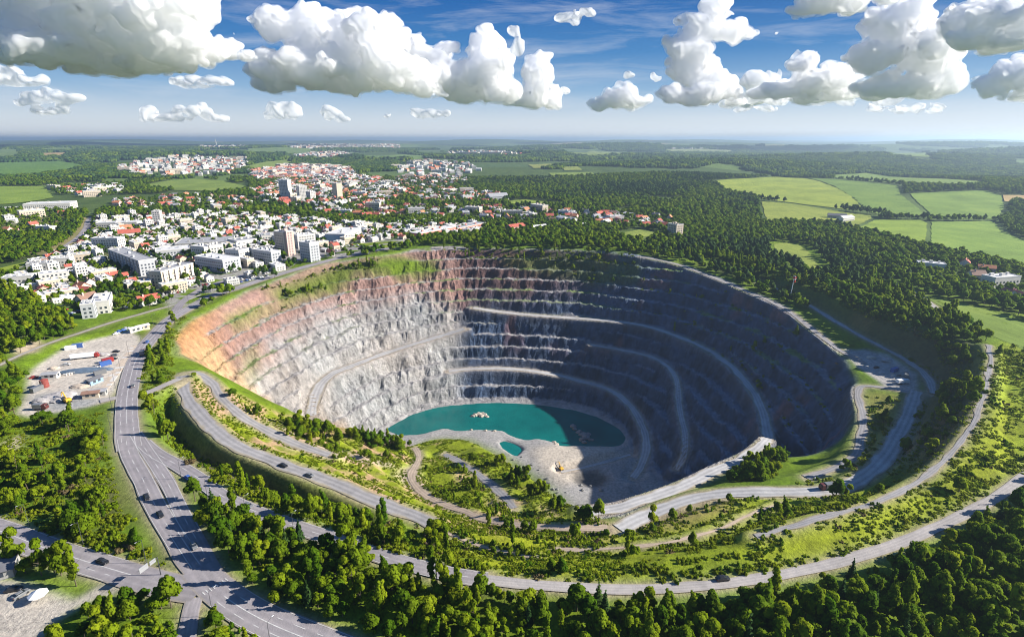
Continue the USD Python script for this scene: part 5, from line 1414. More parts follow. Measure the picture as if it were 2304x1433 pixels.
for q, (kd, px_) in enumerate(TOWN):
    Pq = TOWNP[q][1]
    w = on_land([p[0] for p in px_], [min(max(p[1], 325), 1400) for p in px_])
    c0 = w[:, :2].mean(0)
    R = np.linalg.norm(w[:, :2] - c0, axis=1).max() + 20
    s = SPACING[kd] * (1.0 if c0[1] < 2500 else 1.5)
    ux, uy = jitter_grid(-R, R, -R, R, s, 500 + q)
    ang = GRID if kd == 'dense' else GRID + .4 * q
    x, y = c0[0] + ux * math.cos(ang) - uy * math.sin(ang), c0[1] + ux * math.sin(ang) + uy * math.cos(ang)
    z = height(x, y)
    px, py = seen(x, y, z)
    m = shapely.contains_xy(Pq, px, py) & (road_gap(x, y) > 9) & ~shapely.contains_xy(rim_poly.buffer(14), x, y) & ~open_at(px, py)
    for F in FIELD_W:
        m &= ~shapely.contains_xy(F.buffer(6), x, y)
    for F in FOOT:
        m &= ~shapely.contains_xy(F.buffer(7), x, y)
    for nm in ('town_road', 'valley_highway', 'embankment_path', 'valley_road'):
        m &= ~shapely.contains_xy(LineString(ROAD_W[nm][:, :2]).buffer(11), x, y)
    r = np.random.default_rng(520 + q)
    m &= r.random(len(x)) < {'dense': .80, 'old': .86, 'far': .72, 'villa': .62}[kd]
    for i in np.nonzero(m)[0]:
        if kd == 'dense':
            st = int(r.choice(BLOCK + HOUSE[:4] + HOUSE[5:6], p=(.13, .13, .06, .06, .07, .06, .11, .10, .11, .08, .09)))
            sc = (r.uniform(.5, .8), r.uniform(.6, .9), r.uniform(.55, 1.0))
        else:
            st = int(r.choice(HOUSE + BLOCK[:3], p=(.22, .12, .10, .12, .12, .10, .04, .09, .06, .03) if kd != 'far' else (.12, .08, .06, .14, .08, .16, .03, .15, .10, .08)))
            sc = tuple(r.uniform(.85, 1.25, 3) * (1.0 if c0[1] < 1800 else 1.35))
        HOMES.append((x[i], y[i], z[i] - .2, ang + (math.pi / 2) * int(r.integers(2)) + r.normal(0, .05 if kd == 'dense' else .5), sc, st, q))
HOMES.sort(key=lambda h: math.hypot(h[0], h[1]))
hp = np.array([seen(h[0], h[1], h[2]) for h in HOMES])
show = (hp[:, 0] > 0) & (hp[:, 0] < 2304)
order_h = [i for i in range(len(HOMES)) if show[i]]
split_cat = {'house': 0, 'building': 0}
rest_h = []
for i in order_h:
    x, y, z, rz, sc, st, q = HOMES[i]
    key, path, lab, cat = STYLE[st]
    if split_cat[cat] < 300:
        split_cat[cat] += 1
        ar = AREA[q]
        near_h = sorted((math.hypot(x - hw_[0], y - hw_[1]), k) for k, hw_ in enumerate(HERO_AT))[0]
        if near_h[0] < (70 if y < 1000 else 140):
            k = near_h[1]
            hx, hy = seen(*HERO_AT[k])
            dx_, dy_ = hp[i][0] - hx, (hp[i][1] - hy) * 2.2
            ar = ('right of the ' if dx_ > 0 else 'left of the ') + HERO_AT_NAME[k] if abs(dx_) > abs(dy_) else ('in front of the ' if dy_ > 0 else 'behind the ') + HERO_AT_NAME[k]
        thing('house' if cat == 'house' else 'town_building', (x, y, z), rz, f'{lab} {ar}', cat, f'{lab}s {ar}', ref=path, scale=sc)
    else:
        rest_h.append((x, y, z, rz, sc, st))
if rest_h:
    pi = UsdGeom.PointInstancer.Define(stage, '/World/distant_houses')
    for st in range(len(STYLE)):
        xf = UsdGeom.Xform.Define(stage, f'/World/distant_houses/house_model_{st}')
        xf.GetPrim().GetReferences().AddInternalReference(STYLE[st][1])
        pi.GetPrototypesRel().AddTarget(xf.GetPath())
    pi.CreatePositionsAttr(Vt.Vec3fArray([Gf.Vec3f(*map(float, h[:3])) for h in rest_h]))
    pi.CreateScalesAttr(Vt.Vec3fArray([Gf.Vec3f(*map(float, h[4])) for h in rest_h]))
    pi.CreateOrientationsAttr(Vt.QuathArray([Gf.Quath(math.cos(h[3] / 2), 0, 0, math.sin(h[3] / 2)) for h in rest_h]))
    pi.CreateProtoIndicesAttr(Vt.IntArray([h[5] for h in rest_h]))
    tag(pi, 'houses of the far suburbs and villages', 'houses', kind='stuff')
print('homes', len(HOMES), 'rest', len(rest_h))

# a chimney on the horizon
loc = on_land([487], [330])[0]
ch = thing('factory_chimney', loc, 0, 'tall thin chimney on the horizon left of the middle', 'chimney')
R_ = math.hypot(loc[0], loc[1])
hh = 13 * R_ / F_PX
usdkit.mesh(stage, str(ch.GetPath()) + '/shaft', trimesh.creation.cone(radius=hh * .06, height=hh * 2.6, sections=12).slice_plane([0, 0, hh], [0, 0, -1], cap=True), M_w['white'])
usdkit.mesh(stage, str(ch.GetPath()) + '/base_hall', box(-hh * .5, hh * .5, -hh * .2, hh * .2, -3, hh * .18), M_w['pale'])

# ------------------------------------------------------------------ vehicles
PAINT = {'white': (.78, .78, .77), 'black': (.02, .02, .022), 'silver': (.45, .46, .47), 'red': (.30, .03, .025), 'blue': (.05, .12, .35), 'grey': (.16, .165, .17)}
M_tyre = plain('tyre_rubber', (.025, .025, .027), .9)
M_pane = plain('car_glass', (.02, .025, .03), .08, spec=.7)
M_lamp = plain('lamp_lens', (.75, .74, .70), .2)
M_tail = plain('tail_lamp_lens', (.45, .02, .02), .3)
def hull_of(sections):
    """a body lofted through (x, half width, z low, z high) sections"""
    V, F = [], []
    for x, hw, z0, z1 in sections:
        b = min(.14, hw * .2)
        V += [[x, -hw, z0], [x, hw, z0], [x, hw, z1 - b], [x, hw - b, z1], [x, -hw + b, z1], [x, -hw, z1 - b]]
    n = 6
    for i in range(len(sections) - 1):
        for k in range(n):
            a, b_ = i * n + k, i * n + (k + 1) % n
            F += [[a, b_, b_ + n], [a, b_ + n, a + n]]
    for k in range(1, n - 1):
        F += [[0, k + 1, k], [(len(sections) - 1) * n, (len(sections) - 1) * n + k, (len(sections) - 1) * n + k + 1]]
    return trimesh.Trimesh(V, F, process=False)
def wheel_mesh(x, y, r=.33, w=.24):
    m = trimesh.creation.cylinder(radius=r, height=w, sections=14)
    m.apply_transform(trimesh.transformations.rotation_matrix(math.pi / 2, [1, 0, 0]))
    m.apply_translation([x, y, r])
    return m
def car_model(key, paint):
    p = str(klass(key).GetPath())
    usdkit.mesh(stage, p + '/body', hull_of([(-2.2, .78, .35, .78), (-2.05, .86, .25, .95), (-.9, .88, .22, 1.0), (1.0, .88, .22, .98), (1.9, .85, .25, .80), (2.18, .74, .35, .66)]), paint)
    usdkit.mesh(stage, p + '/cabin', hull_of([(-1.75, .70, .95, 1.0), (-1.15, .68, .95, 1.42), (.35, .66, .95, 1.44), (1.15, .70, .95, 1.0)]), M_pane)
    usdkit.mesh(stage, p + '/roof', hull_of([(-1.2, .62, 1.38, 1.43), (-.9, .63, 1.40, 1.48), (.2, .62, 1.40, 1.49), (.5, .60, 1.36, 1.43)]), paint)
    k = 0
    for x in (-1.35, 1.35):
        for y in (-.80, .80):
            usdkit.mesh(stage, p + '/wheel' + ('' if not k else f'_{k:03d}'), wheel_mesh(x, y), M_tyre)
            k += 1
    usdkit.mesh(stage, p + '/headlight', box(2.06, 2.16, .45, .72, .55, .68), M_lamp)
    usdkit.mesh(stage, p + '/headlight_001', box(2.06, 2.16, -.72, -.45, .55, .68), M_lamp)
    usdkit.mesh(stage, p + '/tail_light', box(-2.22, -2.1, .5, .78, .62, .78), M_tail)
    usdkit.mesh(stage, p + '/tail_light_001', box(-2.22, -2.1, -.78, -.5, .62, .78), M_tail)
    return p
M_paint_car = {k: plain('car_paint_' + k, c, .3, spec=.5) for k, c in PAINT.items()}
CAR = {k: car_model(f'car_model_{k}', M_paint_car[k]) for k in PAINT}
def truck_model(key, cab, box_mat, length=8.5):
    p = str(klass(key).GetPath())
    usdkit.mesh(stage, p + '/cab', hull_of([(length / 2 - 2.1, 1.2, .6, 2.9), (length / 2 - .5, 1.2, .6, 2.95), (length / 2, 1.12, .6, 1.9)]), cab)
    usdkit.mesh(stage, p + '/windscreen', box(length / 2 - .32, length / 2 - .1, -1.0, 1.0, 1.8, 2.55), M_pane)
    usdkit.mesh(stage, p + '/cargo_box', hull_of([(-length / 2, 1.25, .95, 3.2), (length / 2 - 2.4, 1.25, .95, 3.2)]), box_mat)
    usdkit.mesh(stage, p + '/chassis', box(-length / 2 + .1, length / 2 - 1.0, -.5, .5, .6, .94), M_tyre)
    for k, (x, y) in enumerate([(x, y) for x in (-length / 2 + 1.2, -length / 2 + 2.5, length / 2 - 1.2) for y in (-1.0, 1.0)]):
        usdkit.mesh(stage, p + '/wheel' + ('' if not k else f'_{k:03d}'), wheel_mesh(x, y, .5, .32), M_tyre)
    return p
TRUCK = {'white': truck_model('truck_model_white', M_paint_car['white'], M_paint_car['white']), 'dark': truck_model('truck_model_dark', plain('truck_paint_dark_red', (.10, .025, .022), .45), M_paint_car['grey'], 6.4), 'long': truck_model('truck_model_long', M_paint_car['red'], M_paint_car['white'], 15.0)}
def road_dir(name, p):
    w = ROAD_W[name]
    k = int(np.argmin(np.hypot(w[:, 0] - p[0], w[:, 1] - p[1])))
    k = min(max(k, 1), len(w) - 2)
    d = w[k + 1] - w[k - 1]
    return math.atan2(d[1], d[0]), w[k]
for px, py, rd, model, col_, lab in [
    (331,1124,'carriageway','car','black','black car on the dual carriageway, the farther of the two following'), (362,1164,'carriageway','car','black','black car on the dual carriageway just ahead of another black car'),
    (437,1232,'slip_road','car','grey','dark grey car in the tree shade on the slip road'), (232,1268,'side_road','car','black','dark car alone on the side road on the left'),
    (425,1081,'lower_road','car','blue','dark blue car at the fork of the lower road'), (638,1052,'terrace_road','car','black','black car on the terrace road'), (697,1075,'terrace_road','car','grey','dark grey car ahead on the terrace road near the shrubs'),
    (1625,1309,'rim_lane','car','black','dark car on the pale rim lane at the bottom'), (1858,1104,'haul_road','truck','dark','truck on the haul road in the right foreground'),
    (332,772,'main_road','car','blue','blue car on the main road beside the quarry yard'), (322,800,'main_road','truck','dark','dark red truck on the main road beside the quarry yard'), (300,872,'main_road','car','grey','grey car on the main road near the yard entrance'),
    (388,718,'main_road','car','white','white car on the main road beyond the quarry yard'), (452,676,'main_road','car','silver','silver car on the main road beside the car park'), (560,1143,'lower_road','car','grey','grey car on the lower road above the bottom wood')]:
    loc = on_land([px], [py])[0]
    a, wpt = road_dir(rd, loc)
    loc[2] = wpt[2] + LIFT[rd]
    thing('car' if model == 'car' else 'truck', loc, a, lab, 'car' if model == 'car' else 'truck', ref=(CAR if model == 'car' else TRUCK)[col_])
for px, py, rz, model, col_, lab in [(1972,828,.4,'car','black','black car parked alone on the grey east yard'), (2030,864,.2,'truck','white','white lorry in the dark corner of the east yard'), (2038,850,1.0,'truck','dark','dark truck behind the white lorry in the east yard'),
    (2022,846,.7,'car','grey','grey car beside the dark truck in the east yard'), (192,806,.35,'truck','long','long white semi-trailer with a dark red cab in the quarry yard'), (167,806,.3,'car','red','red car at the tail of the long semi-trailer'),
    (150,822,.2,'car','silver','silver car left of the long semi-trailer'), (33,1332,.3,'car','black','black car parked on the pale corner yard'), (48,1340,1.2,'car','grey','grey car parked next to the planted island in the corner yard'),
    (262,752,1.0,'car','white','white car at the top of the quarry yard'), (270,748,1.0,'car','blue','blue car second in the row at the top of the quarry yard'), (278,745,1.0,'car','blue','dark blue car third in the row at the top of the quarry yard'), (285,741,1.0,'car','silver','silver car last in the row at the top of the quarry yard'),
    (262,793,.0,'car','black','black car uppermost in the row beside the strip of slabs'), (259,801,.0,'car','grey','grey car second in the row beside the strip of slabs'), (256,809,.0,'car','black','black car third in the row beside the strip of slabs'), (93,922,.1,'truck','dark','dark truck at the lower edge of the quarry yard'), (77,852,.5,'car','red','orange red car at the left edge of the quarry yard')]:
    loc = on_land([px], [py])[0]
    thing('car' if model == 'car' else 'truck', loc, rz, lab, 'car' if model == 'car' else 'truck', ref=(CAR if model == 'car' else TRUCK)[col_])
rc = np.random.default_rng(91)
names_ = list(PAINT)
parked = 0
for nm, px0, px1, rows, n in [('in the long car park between cream slab and main road', (455,655), (615,618), 3, 26), ('in the crowded lot left of the cream slab block', (330,668), (428,655), 2, 12), ('in the lot by the workshop and the grass embankment', (225,705), (330,682), 3, 12), ('beside the tower group above the pit rim', (705,583), (820,553), 3, 14), ('in the lot left of the workshop', (140,712), (180,700), 2, 6)]:
    a, b = on_land([px0[0], px1[0]], [px0[1], px1[1]])
    d = b - a
    L = np.linalg.norm(d[:2])
    ang = math.atan2(d[1], d[0])
    nn = np.array([-math.sin(ang), math.cos(ang)])
    for rw in range(rows):
        for k in range(n):
            if rc.random() < .25:
                continue
            p = a[:2] + d[:2] * (k + .5 + rc.normal(0, .06)) / n + nn * rw * 9.0
            if any(F.contains(Point(p)) for F in FOOT) or rim_poly.buffer(3).contains(Point(p)) or road_gap(p[:1], p[1:])[0] < 1.5 or not 0 < seen(p[0], p[1], 0)[0] < 2304:
                continue
            c = str(rc.choice(names_, p=(.34, .16, .2, .1, .08, .12)))
            thing('parked_car', (p[0], p[1], height(p[:1], p[1:])[0] + .03), ang + math.pi / 2 * (1 if rc.random() < .5 else -1) + rc.normal(0, .05), f'{c} car {nm}', 'car', f'{c} cars {nm}', ref=CAR[c])
            parked += 1

# ------------------------------------------------------------------ the quarry's own things
M_steel = plain('galvanised_steel', (.50, .51, .52), .45, metal=.6)
M_red = plain('red_cloth', (.70, .06, .03), .8)
M_whitec = plain('white_cloth', (.8, .79, .77), .8)
M_yellow = plain('machine_yellow', (.62, .36, .03), .5)
M_tarp = plain('blue_grey_tarpaulin', (.10, .14, .19), .6, noise=.6, amount=.3)
M_conc = plain('cast_concrete', (.52, .49, .45), .85, noise=.8, amount=.2)
M_rust = plain('rusty_tank', (.22, .05, .04), .7, noise=1.0, amount=.3)
def tube(p, q, r0, r1, n=8):
    p, q = np.array(p, float), np.array(q, float)
    L = np.linalg.norm(q - p)
    m = trimesh.creation.cylinder(radius=1, height=L, sections=n)
    v = m.vertices.copy()
    s = np.where(v[:, 2] > 0, r1, r0)
    v[:, :2] *= s[:, None]
    v[:, 2] += L / 2
    m.vertices = v
    m.apply_transform(trimesh.geometry.align_vectors([0, 0, 1], (q - p) / L))
    m.apply_translation(p)
    return m
loc = on_land([1777], [672])[0]
ws = thing('windsock', loc, .4, 'red and white windsock on a tall thin mast beside the rim road', 'windsock')
pth = str(ws.GetPath())
usdkit.mesh(stage, pth + '/mast', tube((0, 0, -.5), (1.6, 0, 19.0), .34, .22), M_whitec)
for k in range(4):
    usdkit.mesh(stage, name_in(pth, 'sock_band'), tube((1.9 + .35 * k, 0, 20.2 - 1.3 * k), (2.25 + .35 * k, 0, 18.95 - 1.3 * k), 1.5 - .2 * k, 1.3 - .2 * k, 12), M_whitec if k == 1 else M_red)
usdkit.mesh(stage, pth + '/hoop', tube((1.6, 0, 20.2), (1.85, 0, 20.3), 1.5, 1.5, 14), M_steel)

def lamp_post(key, arms=1):
    p = str(klass(key).GetPath())
    usdkit.mesh(stage, p + '/post', tube((0, 0, -.4), (0, 0, 9), .10, .06), M_dark)
    usdkit.mesh(stage, p + '/arm', tube((0, 0, 8.9), (1.8, 0, 9.4), .05, .04), M_dark)
    usdkit.mesh(stage, p + '/lamp_head', hull_of([(1.6, .12, 9.3, 9.42), (2.3, .11, 9.34, 9.44)]), M_steel)
    return p
LP = lamp_post('street_lamp_model')
for rd, offs, ts in (('main_road', 6.2, np.linspace(.05, .85, 15)), ('junction_road', -6.4, (.35, .7)), ('side_road', 5.6, (.3, .55, .8)), ('lower_road', -4.2, (.25, .38, .50, .62))):
    w = ROAD_W[rd]
    for k, t in enumerate(ts):
        i = int(t * (len(w) - 2))
        d = w[i + 1] - w[i]
        a = math.atan2(d[1], d[0])
        q = w[i] + np.array([-math.sin(a), math.cos(a), 0]) * offs
        lab = {'main_road': 'dark street lamp on the town side of the main road', 'junction_road': 'dark street lamp beside the junction', 'side_road': 'dark street lamp along the side road on the left', 'lower_road': 'dark street lamp on the wood side of the lower road'}[rd]
        thing('street_lamp', (q[0], q[1], height(q[:1], q[1:2])[0]), a - math.copysign(math.pi / 2, offs), lab, 'street lamp', lab.replace('lamp', 'lamps', 1), ref=LP)
# sign mast over the side road
loc = on_land([363], [1296])[0]
g = thing('sign_mast', loc, math.radians(-20), 'dark sign mast standing where the side road meets the junction', 'sign')
pth = str(g.GetPath())
usdkit.mesh(stage, pth + '/post', tube((0, 0, -.4), (0, 0, 7.0), .16, .12), M_dark)
usdkit.mesh(stage, pth + '/arm', tube((0, 0, 6.6), (0, -6.5, 6.8), .10, .08), M_dark)
usdkit.mesh(stage, pth + '/sign_panel', box(-.08, .08, -6.0, -3.2, 5.6, 7.4), M_steel)
usdkit.mesh(stage, pth + '/sign_panel_001', box(-.08, .08, -2.6, -.6, 5.8, 7.2), M_steel)

# digger on the grey heap in the yard
loc = on_land([134], [896])[0]
rk = np.random.default_rng(5)
def heap_mesh(R, H, seed, n=26, rough=.18, sx=1.0, sy=1.0):
    m = trimesh.creation.icosphere(subdivisions=4, radius=1)
    v = m.vertices[:, :].copy()
    f3 = fbm(v[:, 0] * 3 + seed, v[:, 1] * 3 + v[:, 2] * 2, 1.3, 4, seed)
    v *= (1 + rough * f3)[:, None]
    v[:, 2] = np.where(v[:, 2] > 0, v[:, 2], v[:, 2] * .15)
    v *= [R * sx, R * sy, H]
    return trimesh.Trimesh(v, m.faces, process=False)
hp_ = obj('gravel_heap', heap_mesh(6.5, 2.4, 4, sx=1.3), M_road['gravel'])
hp_.AddTranslateOp().Set(Gf.Vec3d(*map(float, loc)))
tag(hp_, 'grey gravel heap in the lower part of the quarry yard', 'heap')
def excavator(loc, rz, lab):
    t = thing('excavator', loc, rz, lab, 'excavator')
    p = str(t.GetPath())
    for s, n_ in ((-1, 'track'), (1, 'track_001')):
        usdkit.mesh(stage, f'{p}/{n_}', hull_of([(-2.0, .3, .25, .7), (-1.6, .3, 0, .95), (1.6, .3, 0, .95), (2.0, .3, .25, .7)]).apply_translation([0, s * 1.2, 0]), M_tyre)
    usdkit.mesh(stage, p + '/body', hull_of([(-2.3, 1.2, 1.0, 2.1), (-1.9, 1.35, 1.0, 2.4), (.9, 1.35, 1.0, 2.0), (1.3, 1.2, 1.0, 1.6)]), M_yellow)
    usdkit.mesh(stage, p + '/cab', box(-.2, 1.3, .35, 1.3, 2.02, 3.2), M_pane)
    usdkit.mesh(stage, p + '/boom', join([tube((1.2, -.2, 1.8), (3.6, -.2, 4.6), .34, .28, 6), tube((3.6, -.2, 4.6), (5.4, -.2, 4.2), .28, .22, 6)]), M_yellow)
    usdkit.mesh(stage, p + '/stick', tube((5.3, -.2, 4.3), (6.3, -.2, 1.7), .22, .16, 6), M_yellow)
    usdkit.mesh(stage, p + '/bucket', hull_of([(5.5, .55, .9, 1.2), (6.0, .6, .4, 1.7), (6.5, .55, 1.0, 1.8)]), M_steel)
excavator(on_land([152], [905])[0], 2.6, 'yellow excavator beside the grey gravel heap in the quarry yard')
excavator(on_land([1262], [1056])[0], 2.0, 'yellow excavator on the pale spoil on the pit floor')
# stacked things in the yard
loc = on_land([191], [836])[0]
tp = obj('tarpaulin_stack', heap_mesh(11, 2.0, 9, sx=1.35, sy=.3, rough=.08), M_tarp)
tp.AddTranslateOp().Set(Gf.Vec3d(*map(float, loc)))
tp.AddRotateZOp().Set(12)
tag(tp, 'long low stack under dark blue grey tarpaulin in the quarry yard', 'stack')
for k in range(13):
    q = on_land([147 + 6.4 * k], [846 - 1.6 * k])[0]
    tag(obj('concrete_block', box(-.9, .9, -.6, .6, 0, 1.0).apply_transform(trimesh.transformations.rotation_matrix(rk.uniform(-.2, .2), [0, 0, 1])).apply_translation(q), M_conc), 'pale concrete block in the row below the tarpaulin stack', 'block', 'pale concrete blocks in the row below the tarpaulin stack')
loc = on_land([102], [872])[0]
t = thing('storage_tank', loc, 0, 'dark red round tank in the quarry yard', 'tank')
usdkit.mesh(stage, str(t.GetPath()) + '/shell', tube((0, 0, -.2), (0, 0, 4.2), 2.0, 2.0, 24), M_rust)
usdkit.mesh(stage, str(t.GetPath()) + '/lid', tube((0, 0, 4.2), (0, 0, 5.0), 2.05, .2, 24), M_rust)
usdkit.mesh(stage, str(t.GetPath()) + '/ladder', join([box(-.3, -.22, -2.2, -2.1, 0, 4.6), box(.22, .3, -2.2, -2.1, 0, 4.6)] + [box(-.3, .3, -2.18, -2.12, .5 + .5 * q, .56 + .5 * q) for q in range(8)]), M_steel)
for k, (px, py, rz, wl, rf, lab) in enumerate([(208,893,.3,'cream','brown roof','brown roofed site hut at the yard entrance'), (223,890,.3,'grey','grey roof','grey site hut at the yard entrance beside the crossing'), (213,862,1.3,'blue','dark roof','dark blue shed along the strip of slabs'), (116,850,.2,'white','grey roof','small white hut at the left of the quarry yard'), (305,746,.9,'white','white roof','white site hut at the top corner of the quarry yard'), (322,741,.9,'cream','white roof','cream site hut beside the main road above the yard')]):
    t = thing('site_hut', on_land([px], [py])[0], rz, lab, 'hut')
    pitched_building(str(t.GetPath()), 7.5, 4.2, 2.8, .8, M_w[wl], M_r[rf], chimney=False)
for k, (px, py, R, sx) in enumerate([(95,905,4.0,1.3), (180,872,3.2,1.6), (232,800,3.0,1.4), (122,830,2.6,1.2), (2000,812,3.6,1.5), (1960,806,2.8,1.2), (1985,840,2.4,1.4)]):
    hp_ = obj('stockpile', heap_mesh(R, R * .5, 60 + k, sx=sx, sy=.8), M_road['sand' if k % 2 else 'gravel'])
    hp_.AddTranslateOp().Set(Gf.Vec3d(*map(float, on_land([px], [py])[0])))
    tag(hp_, ('sandy' if k % 2 else 'grey') + ' stockpile ' + ('at the lower left of the quarry yard', 'in the middle of the quarry yard', 'at the upper end of the quarry yard', 'beside the left huts of the quarry yard', 'in the upper part of the east yard', 'at the left end of the east yard', 'in the middle of the east yard')[k], 'stockpile')
for k, (px, py, rz, c) in enumerate([(238,822,.9,'blue'), (243,815,.9,'red'), (226,842,.9,'grey'), (160,788,.35,'white'), (176,783,.35,'blue'), (84,880,1.4,'grey'), (2012,836,.5,'blue')]):
    t = thing('container', on_land([px], [py])[0], rz, c + ' steel container ' + ('beside the slab strip, lower of the upper pair', 'beside the slab strip, upper of the upper pair', 'beside the slab strip below the pair', 'at the top edge of the quarry yard', 'at the top edge of the quarry yard', 'at the left edge of the quarry yard', 'near the trucks in the east yard')[k], 'container')
    p = str(t.GetPath())
    usdkit.mesh(stage, p + '/shell', join([box(-3, 3, -1.2, 1.2, .1, 2.6)] + [box(-2.9 + .5 * q, -2.65 + .5 * q, -1.26, 1.26, .2, 2.5) for q in range(12)]), M_paint_car[c])
    usdkit.mesh(stage, p + '/door', box(3.0, 3.06, -1.1, 1.1, .2, 2.5), M_steel)
# strip of slabs along the main road
a, b = on_land([228, 306], [884, 777])
d = b - a
L = np.linalg.norm(d[:2])
ang = math.atan2(d[1], d[0])
st = thing('slab_path', (a[0], a[1], height(a[:1], a[1:2])[0]), ang, 'sandy strip of paving slabs between the quarry yard and the main road', 'path')
nsl = int(L / 3.0)
for k in range(nsl):
    for s in (-1, 0):
        usdkit.mesh(stage, name_in(str(st.GetPath()), 'slab'), box(k * 3.0 + .04, k * 3.0 + 2.94, s * 2.4 + .04, s * 2.4 + 2.36, -.1, .10 + rk.uniform(0, .03)), M_conc if rk.random() < .3 else M_road['sand'])
# planted island and tent in the corner yard
loc = on_land([90], [1352])[0]
t = thing('parasol_tent', loc, .5, 'white tent on the planted island in the corner yard', 'tent')
p = str(t.GetPath())
usdkit.mesh(stage, p + '/canopy', trimesh.creation.cone(radius=2.6, height=1.5, sections=8).apply_translation([0, 0, 2.5]), M_whitec)
usdkit.mesh(stage, p + '/pole', tube((0, 0, -.2), (0, 0, 3.9), .07, .05), M_steel)
loc = on_land([-14], [1296])[0]
t = thing('depot', (loc[0], loc[1], loc[2]), .5, 'dark roofed depot at the left edge beside the corner yard', 'building')
pitched_building(str(t.GetPath()), 12, 8, 3.2, 1.6, M_w['grey'], M_r['dark roof'], chimney=False)

# ------------------------------------------------------------------ rocks in and round the lake
M_stone = plain('tan_rock', (.42, .36, .29), .9, noise=1.2, amount=.35, bump=.3)
M_dstone = plain('dark_rock', (.20, .195, .19), .9, noise=1.2, amount=.35, bump=.3)
def rock_mesh(R, seed):
    r = np.random.default_rng(seed)
    m = trimesh.creation.icosphere(subdivisions=2, radius=1)
    v = m.vertices * (1 + .22 * fbm(m.vertices[:, 0] * 2 + seed * 3.1, m.vertices[:, 1] * 2 + m.vertices[:, 2] * 1.7, 1, 3, seed))[:, None]
    for _ in range(5):
        n = r.normal(size=3)
        n /= np.linalg.norm(n)
        dd = v @ n - r.uniform(.55, .8)
        v = v - np.where(dd > 0, dd, 0)[:, None] * n
    return trimesh.Trimesh(v * [R, R * r.uniform(.7, 1), R * r.uniform(.5, .75)], m.faces, process=False)
def rocks(name, spots, mat, lab, group, zfix=None):
    for k, (px, py, R) in enumerate(spots):
        q = at(px, py, LAKE_Z) if zfix is not None else on_land([px], [py])[0]
        m = obj(name, rock_mesh(R, 31 * k + len(spots)).apply_translation(q + [0, 0, R * .12]), mat)
        tag(m, lab, 'rock', group)
rocks('islet_rock', [(1064,937,2.2), (1070,934,2.8), (1078,932,3.4), (1083,936,2.6), (1090,934,3.0), (1096,938,2.0), (1086,930,2.2)], M_stone, 'tan rock of the small islet in the sunny part of the lake', 'tan rocks of the islet in the lake', True)
rocks('lake_rock', [(1290,960,3.0), (1293,966,2.4), (1304,972,3.6), (1312,978,4.0), (1318,985,3.6), (1310,990,3.0), (1324,978,3.0), (1330,990,2.6), (1316,996,2.8)], M_dstone, 'dark rock of the reef in the shaded part of the lake', 'dark rocks of the reef in the lake', True)
rocks('shore_rock', [(1135,958,1.8), (1137,964,2.2), (1183,982,3.0), (1191,978,3.4), (1198,981,2.8), (1186,988,2.4), (1218,985,2.4), (1228,987,2.6), (1238,991,2.4), (1246,996,2.2), (1252,1000,2.2), (1030,962,2.4), (1022,958,2.6), (1038,966,2.0), (1060,968,1.6), (1092,969,1.8), (1112,970,1.9)], M_stone, 'pale rock on the lake shore below the green hump', 'pale rocks along the lake shore')
rb = np.random.default_rng(55)
rocks('fallen_rock', [(x + rb.normal(0, 5), y + rb.normal(0, 4), rb.uniform(.9, 2.0)) for x, y in [(1170,1040), (1190,1052), (1205,1062), (1222,1076), (1236,1088), (1252,1098), (1262,1104), (1275,1110), (1185,1060), (1212,1080), (1245,1106), (1150,1030), (1330,1095), (1345,1100), (1300,1100), (1315,1092)]], M_dstone, 'grey boulder fallen along the edge of the pit floor', 'grey boulders along the edge of the pit floor')

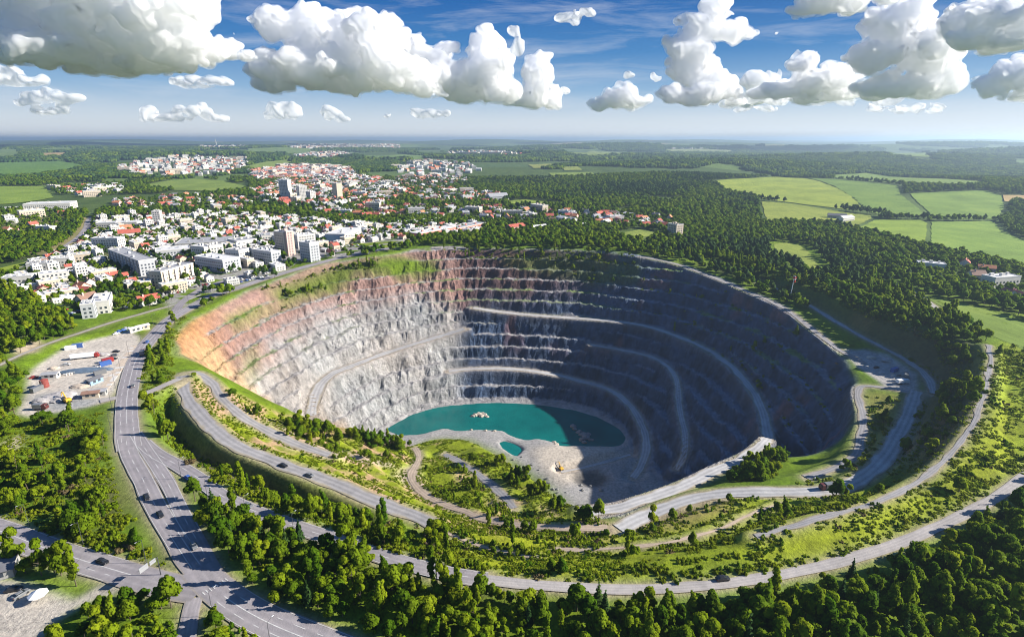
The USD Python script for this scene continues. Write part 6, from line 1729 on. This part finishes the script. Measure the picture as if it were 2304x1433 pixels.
# ------------------------------------------------------------------ paint on the roads
def lines(rd, off, a, b, hw=.08, dash=None, prefix='lane_line'):
    w = ROAD_W[rd]
    n = len(w) - 1
    parent = f'/World/{rd}'
    if dash is None:
        usdkit.mesh(stage, name_in(parent, prefix), ribbon(w, hw, LIFT[rd] + .03, 0, 0, off, a, b), M_paint)
        return
    t = a
    while t < b:
        usdkit.mesh(stage, name_in(parent, prefix), ribbon(w, hw, LIFT[rd] + .03, 0, 0, off, t, min(b, t + dash / (2 * n))), M_paint)
        t += 2.4 * dash / (2 * n)
for rd, hw in (('main_road', 5.0), ('carriageway', 3.5), ('slip_road', 2.7), ('lower_road', 3.2), ('side_road', 4.8), ('junction_road', 5.2)):
    s = .3 if rd != 'junction_road' else .9
    lines(rd, -hw + .35, 0 if rd != 'junction_road' else .3, .80 if rd in ('carriageway', 'slip_road') else .74 if rd == 'side_road' else 1, .08, None, 'edge_line')
    lines(rd, hw - .35, 0 if rd != 'junction_road' else .3, .80 if rd in ('carriageway', 'slip_road') else .74 if rd == 'side_road' else 1, .08, None, 'edge_line')
lines('main_road', 0, .06, 1, .12, None, 'middle_line')
lines('main_road', 2.5, .02, .9, .1, 4)
lines('main_road', -2.5, .02, .9, .1, 4)
lines('carriageway', 0, .04, .72, .1, 4)
lines('carriageway', -1.6, .74, .92, .1, None)
lines('carriageway', .8, .74, .92, .1, None)
lines('slip_road', 0, .15, .9, .1, 4)
lines('lower_road', 0, .1, .97, .1, 4)
lines('side_road', 0, 0, .78, .11, None)
lines('side_road', 2.2, .4, .78, .09, 3)
lines('junction_road', .4, .28, 1, .14, None)
lines('junction_road', -2.0, .25, 1, .1, 3)
lines('junction_road', 2.8, .3, 1, .1, 3)
w = ROAD_W['junction_road']
i = int(.2 * (len(w) - 1))
d = w[i + 1] - w[i]
a = math.atan2(d[1], d[0])
for k in range(8):
    q = w[i] + np.array([-math.sin(a), math.cos(a), 0]) * (-3.4 + k * 1.0)
    m = box(-.8, .8, -.16, .16, 0, .012).apply_transform(trimesh.transformations.rotation_matrix(a, [0, 0, 1])).apply_translation([q[0], q[1], q[2] + LIFT['main_road'] + .06])
    usdkit.mesh(stage, name_in('/World/junction_road', 'crossing_stripe'), m, M_paint)
print('parked', parked)
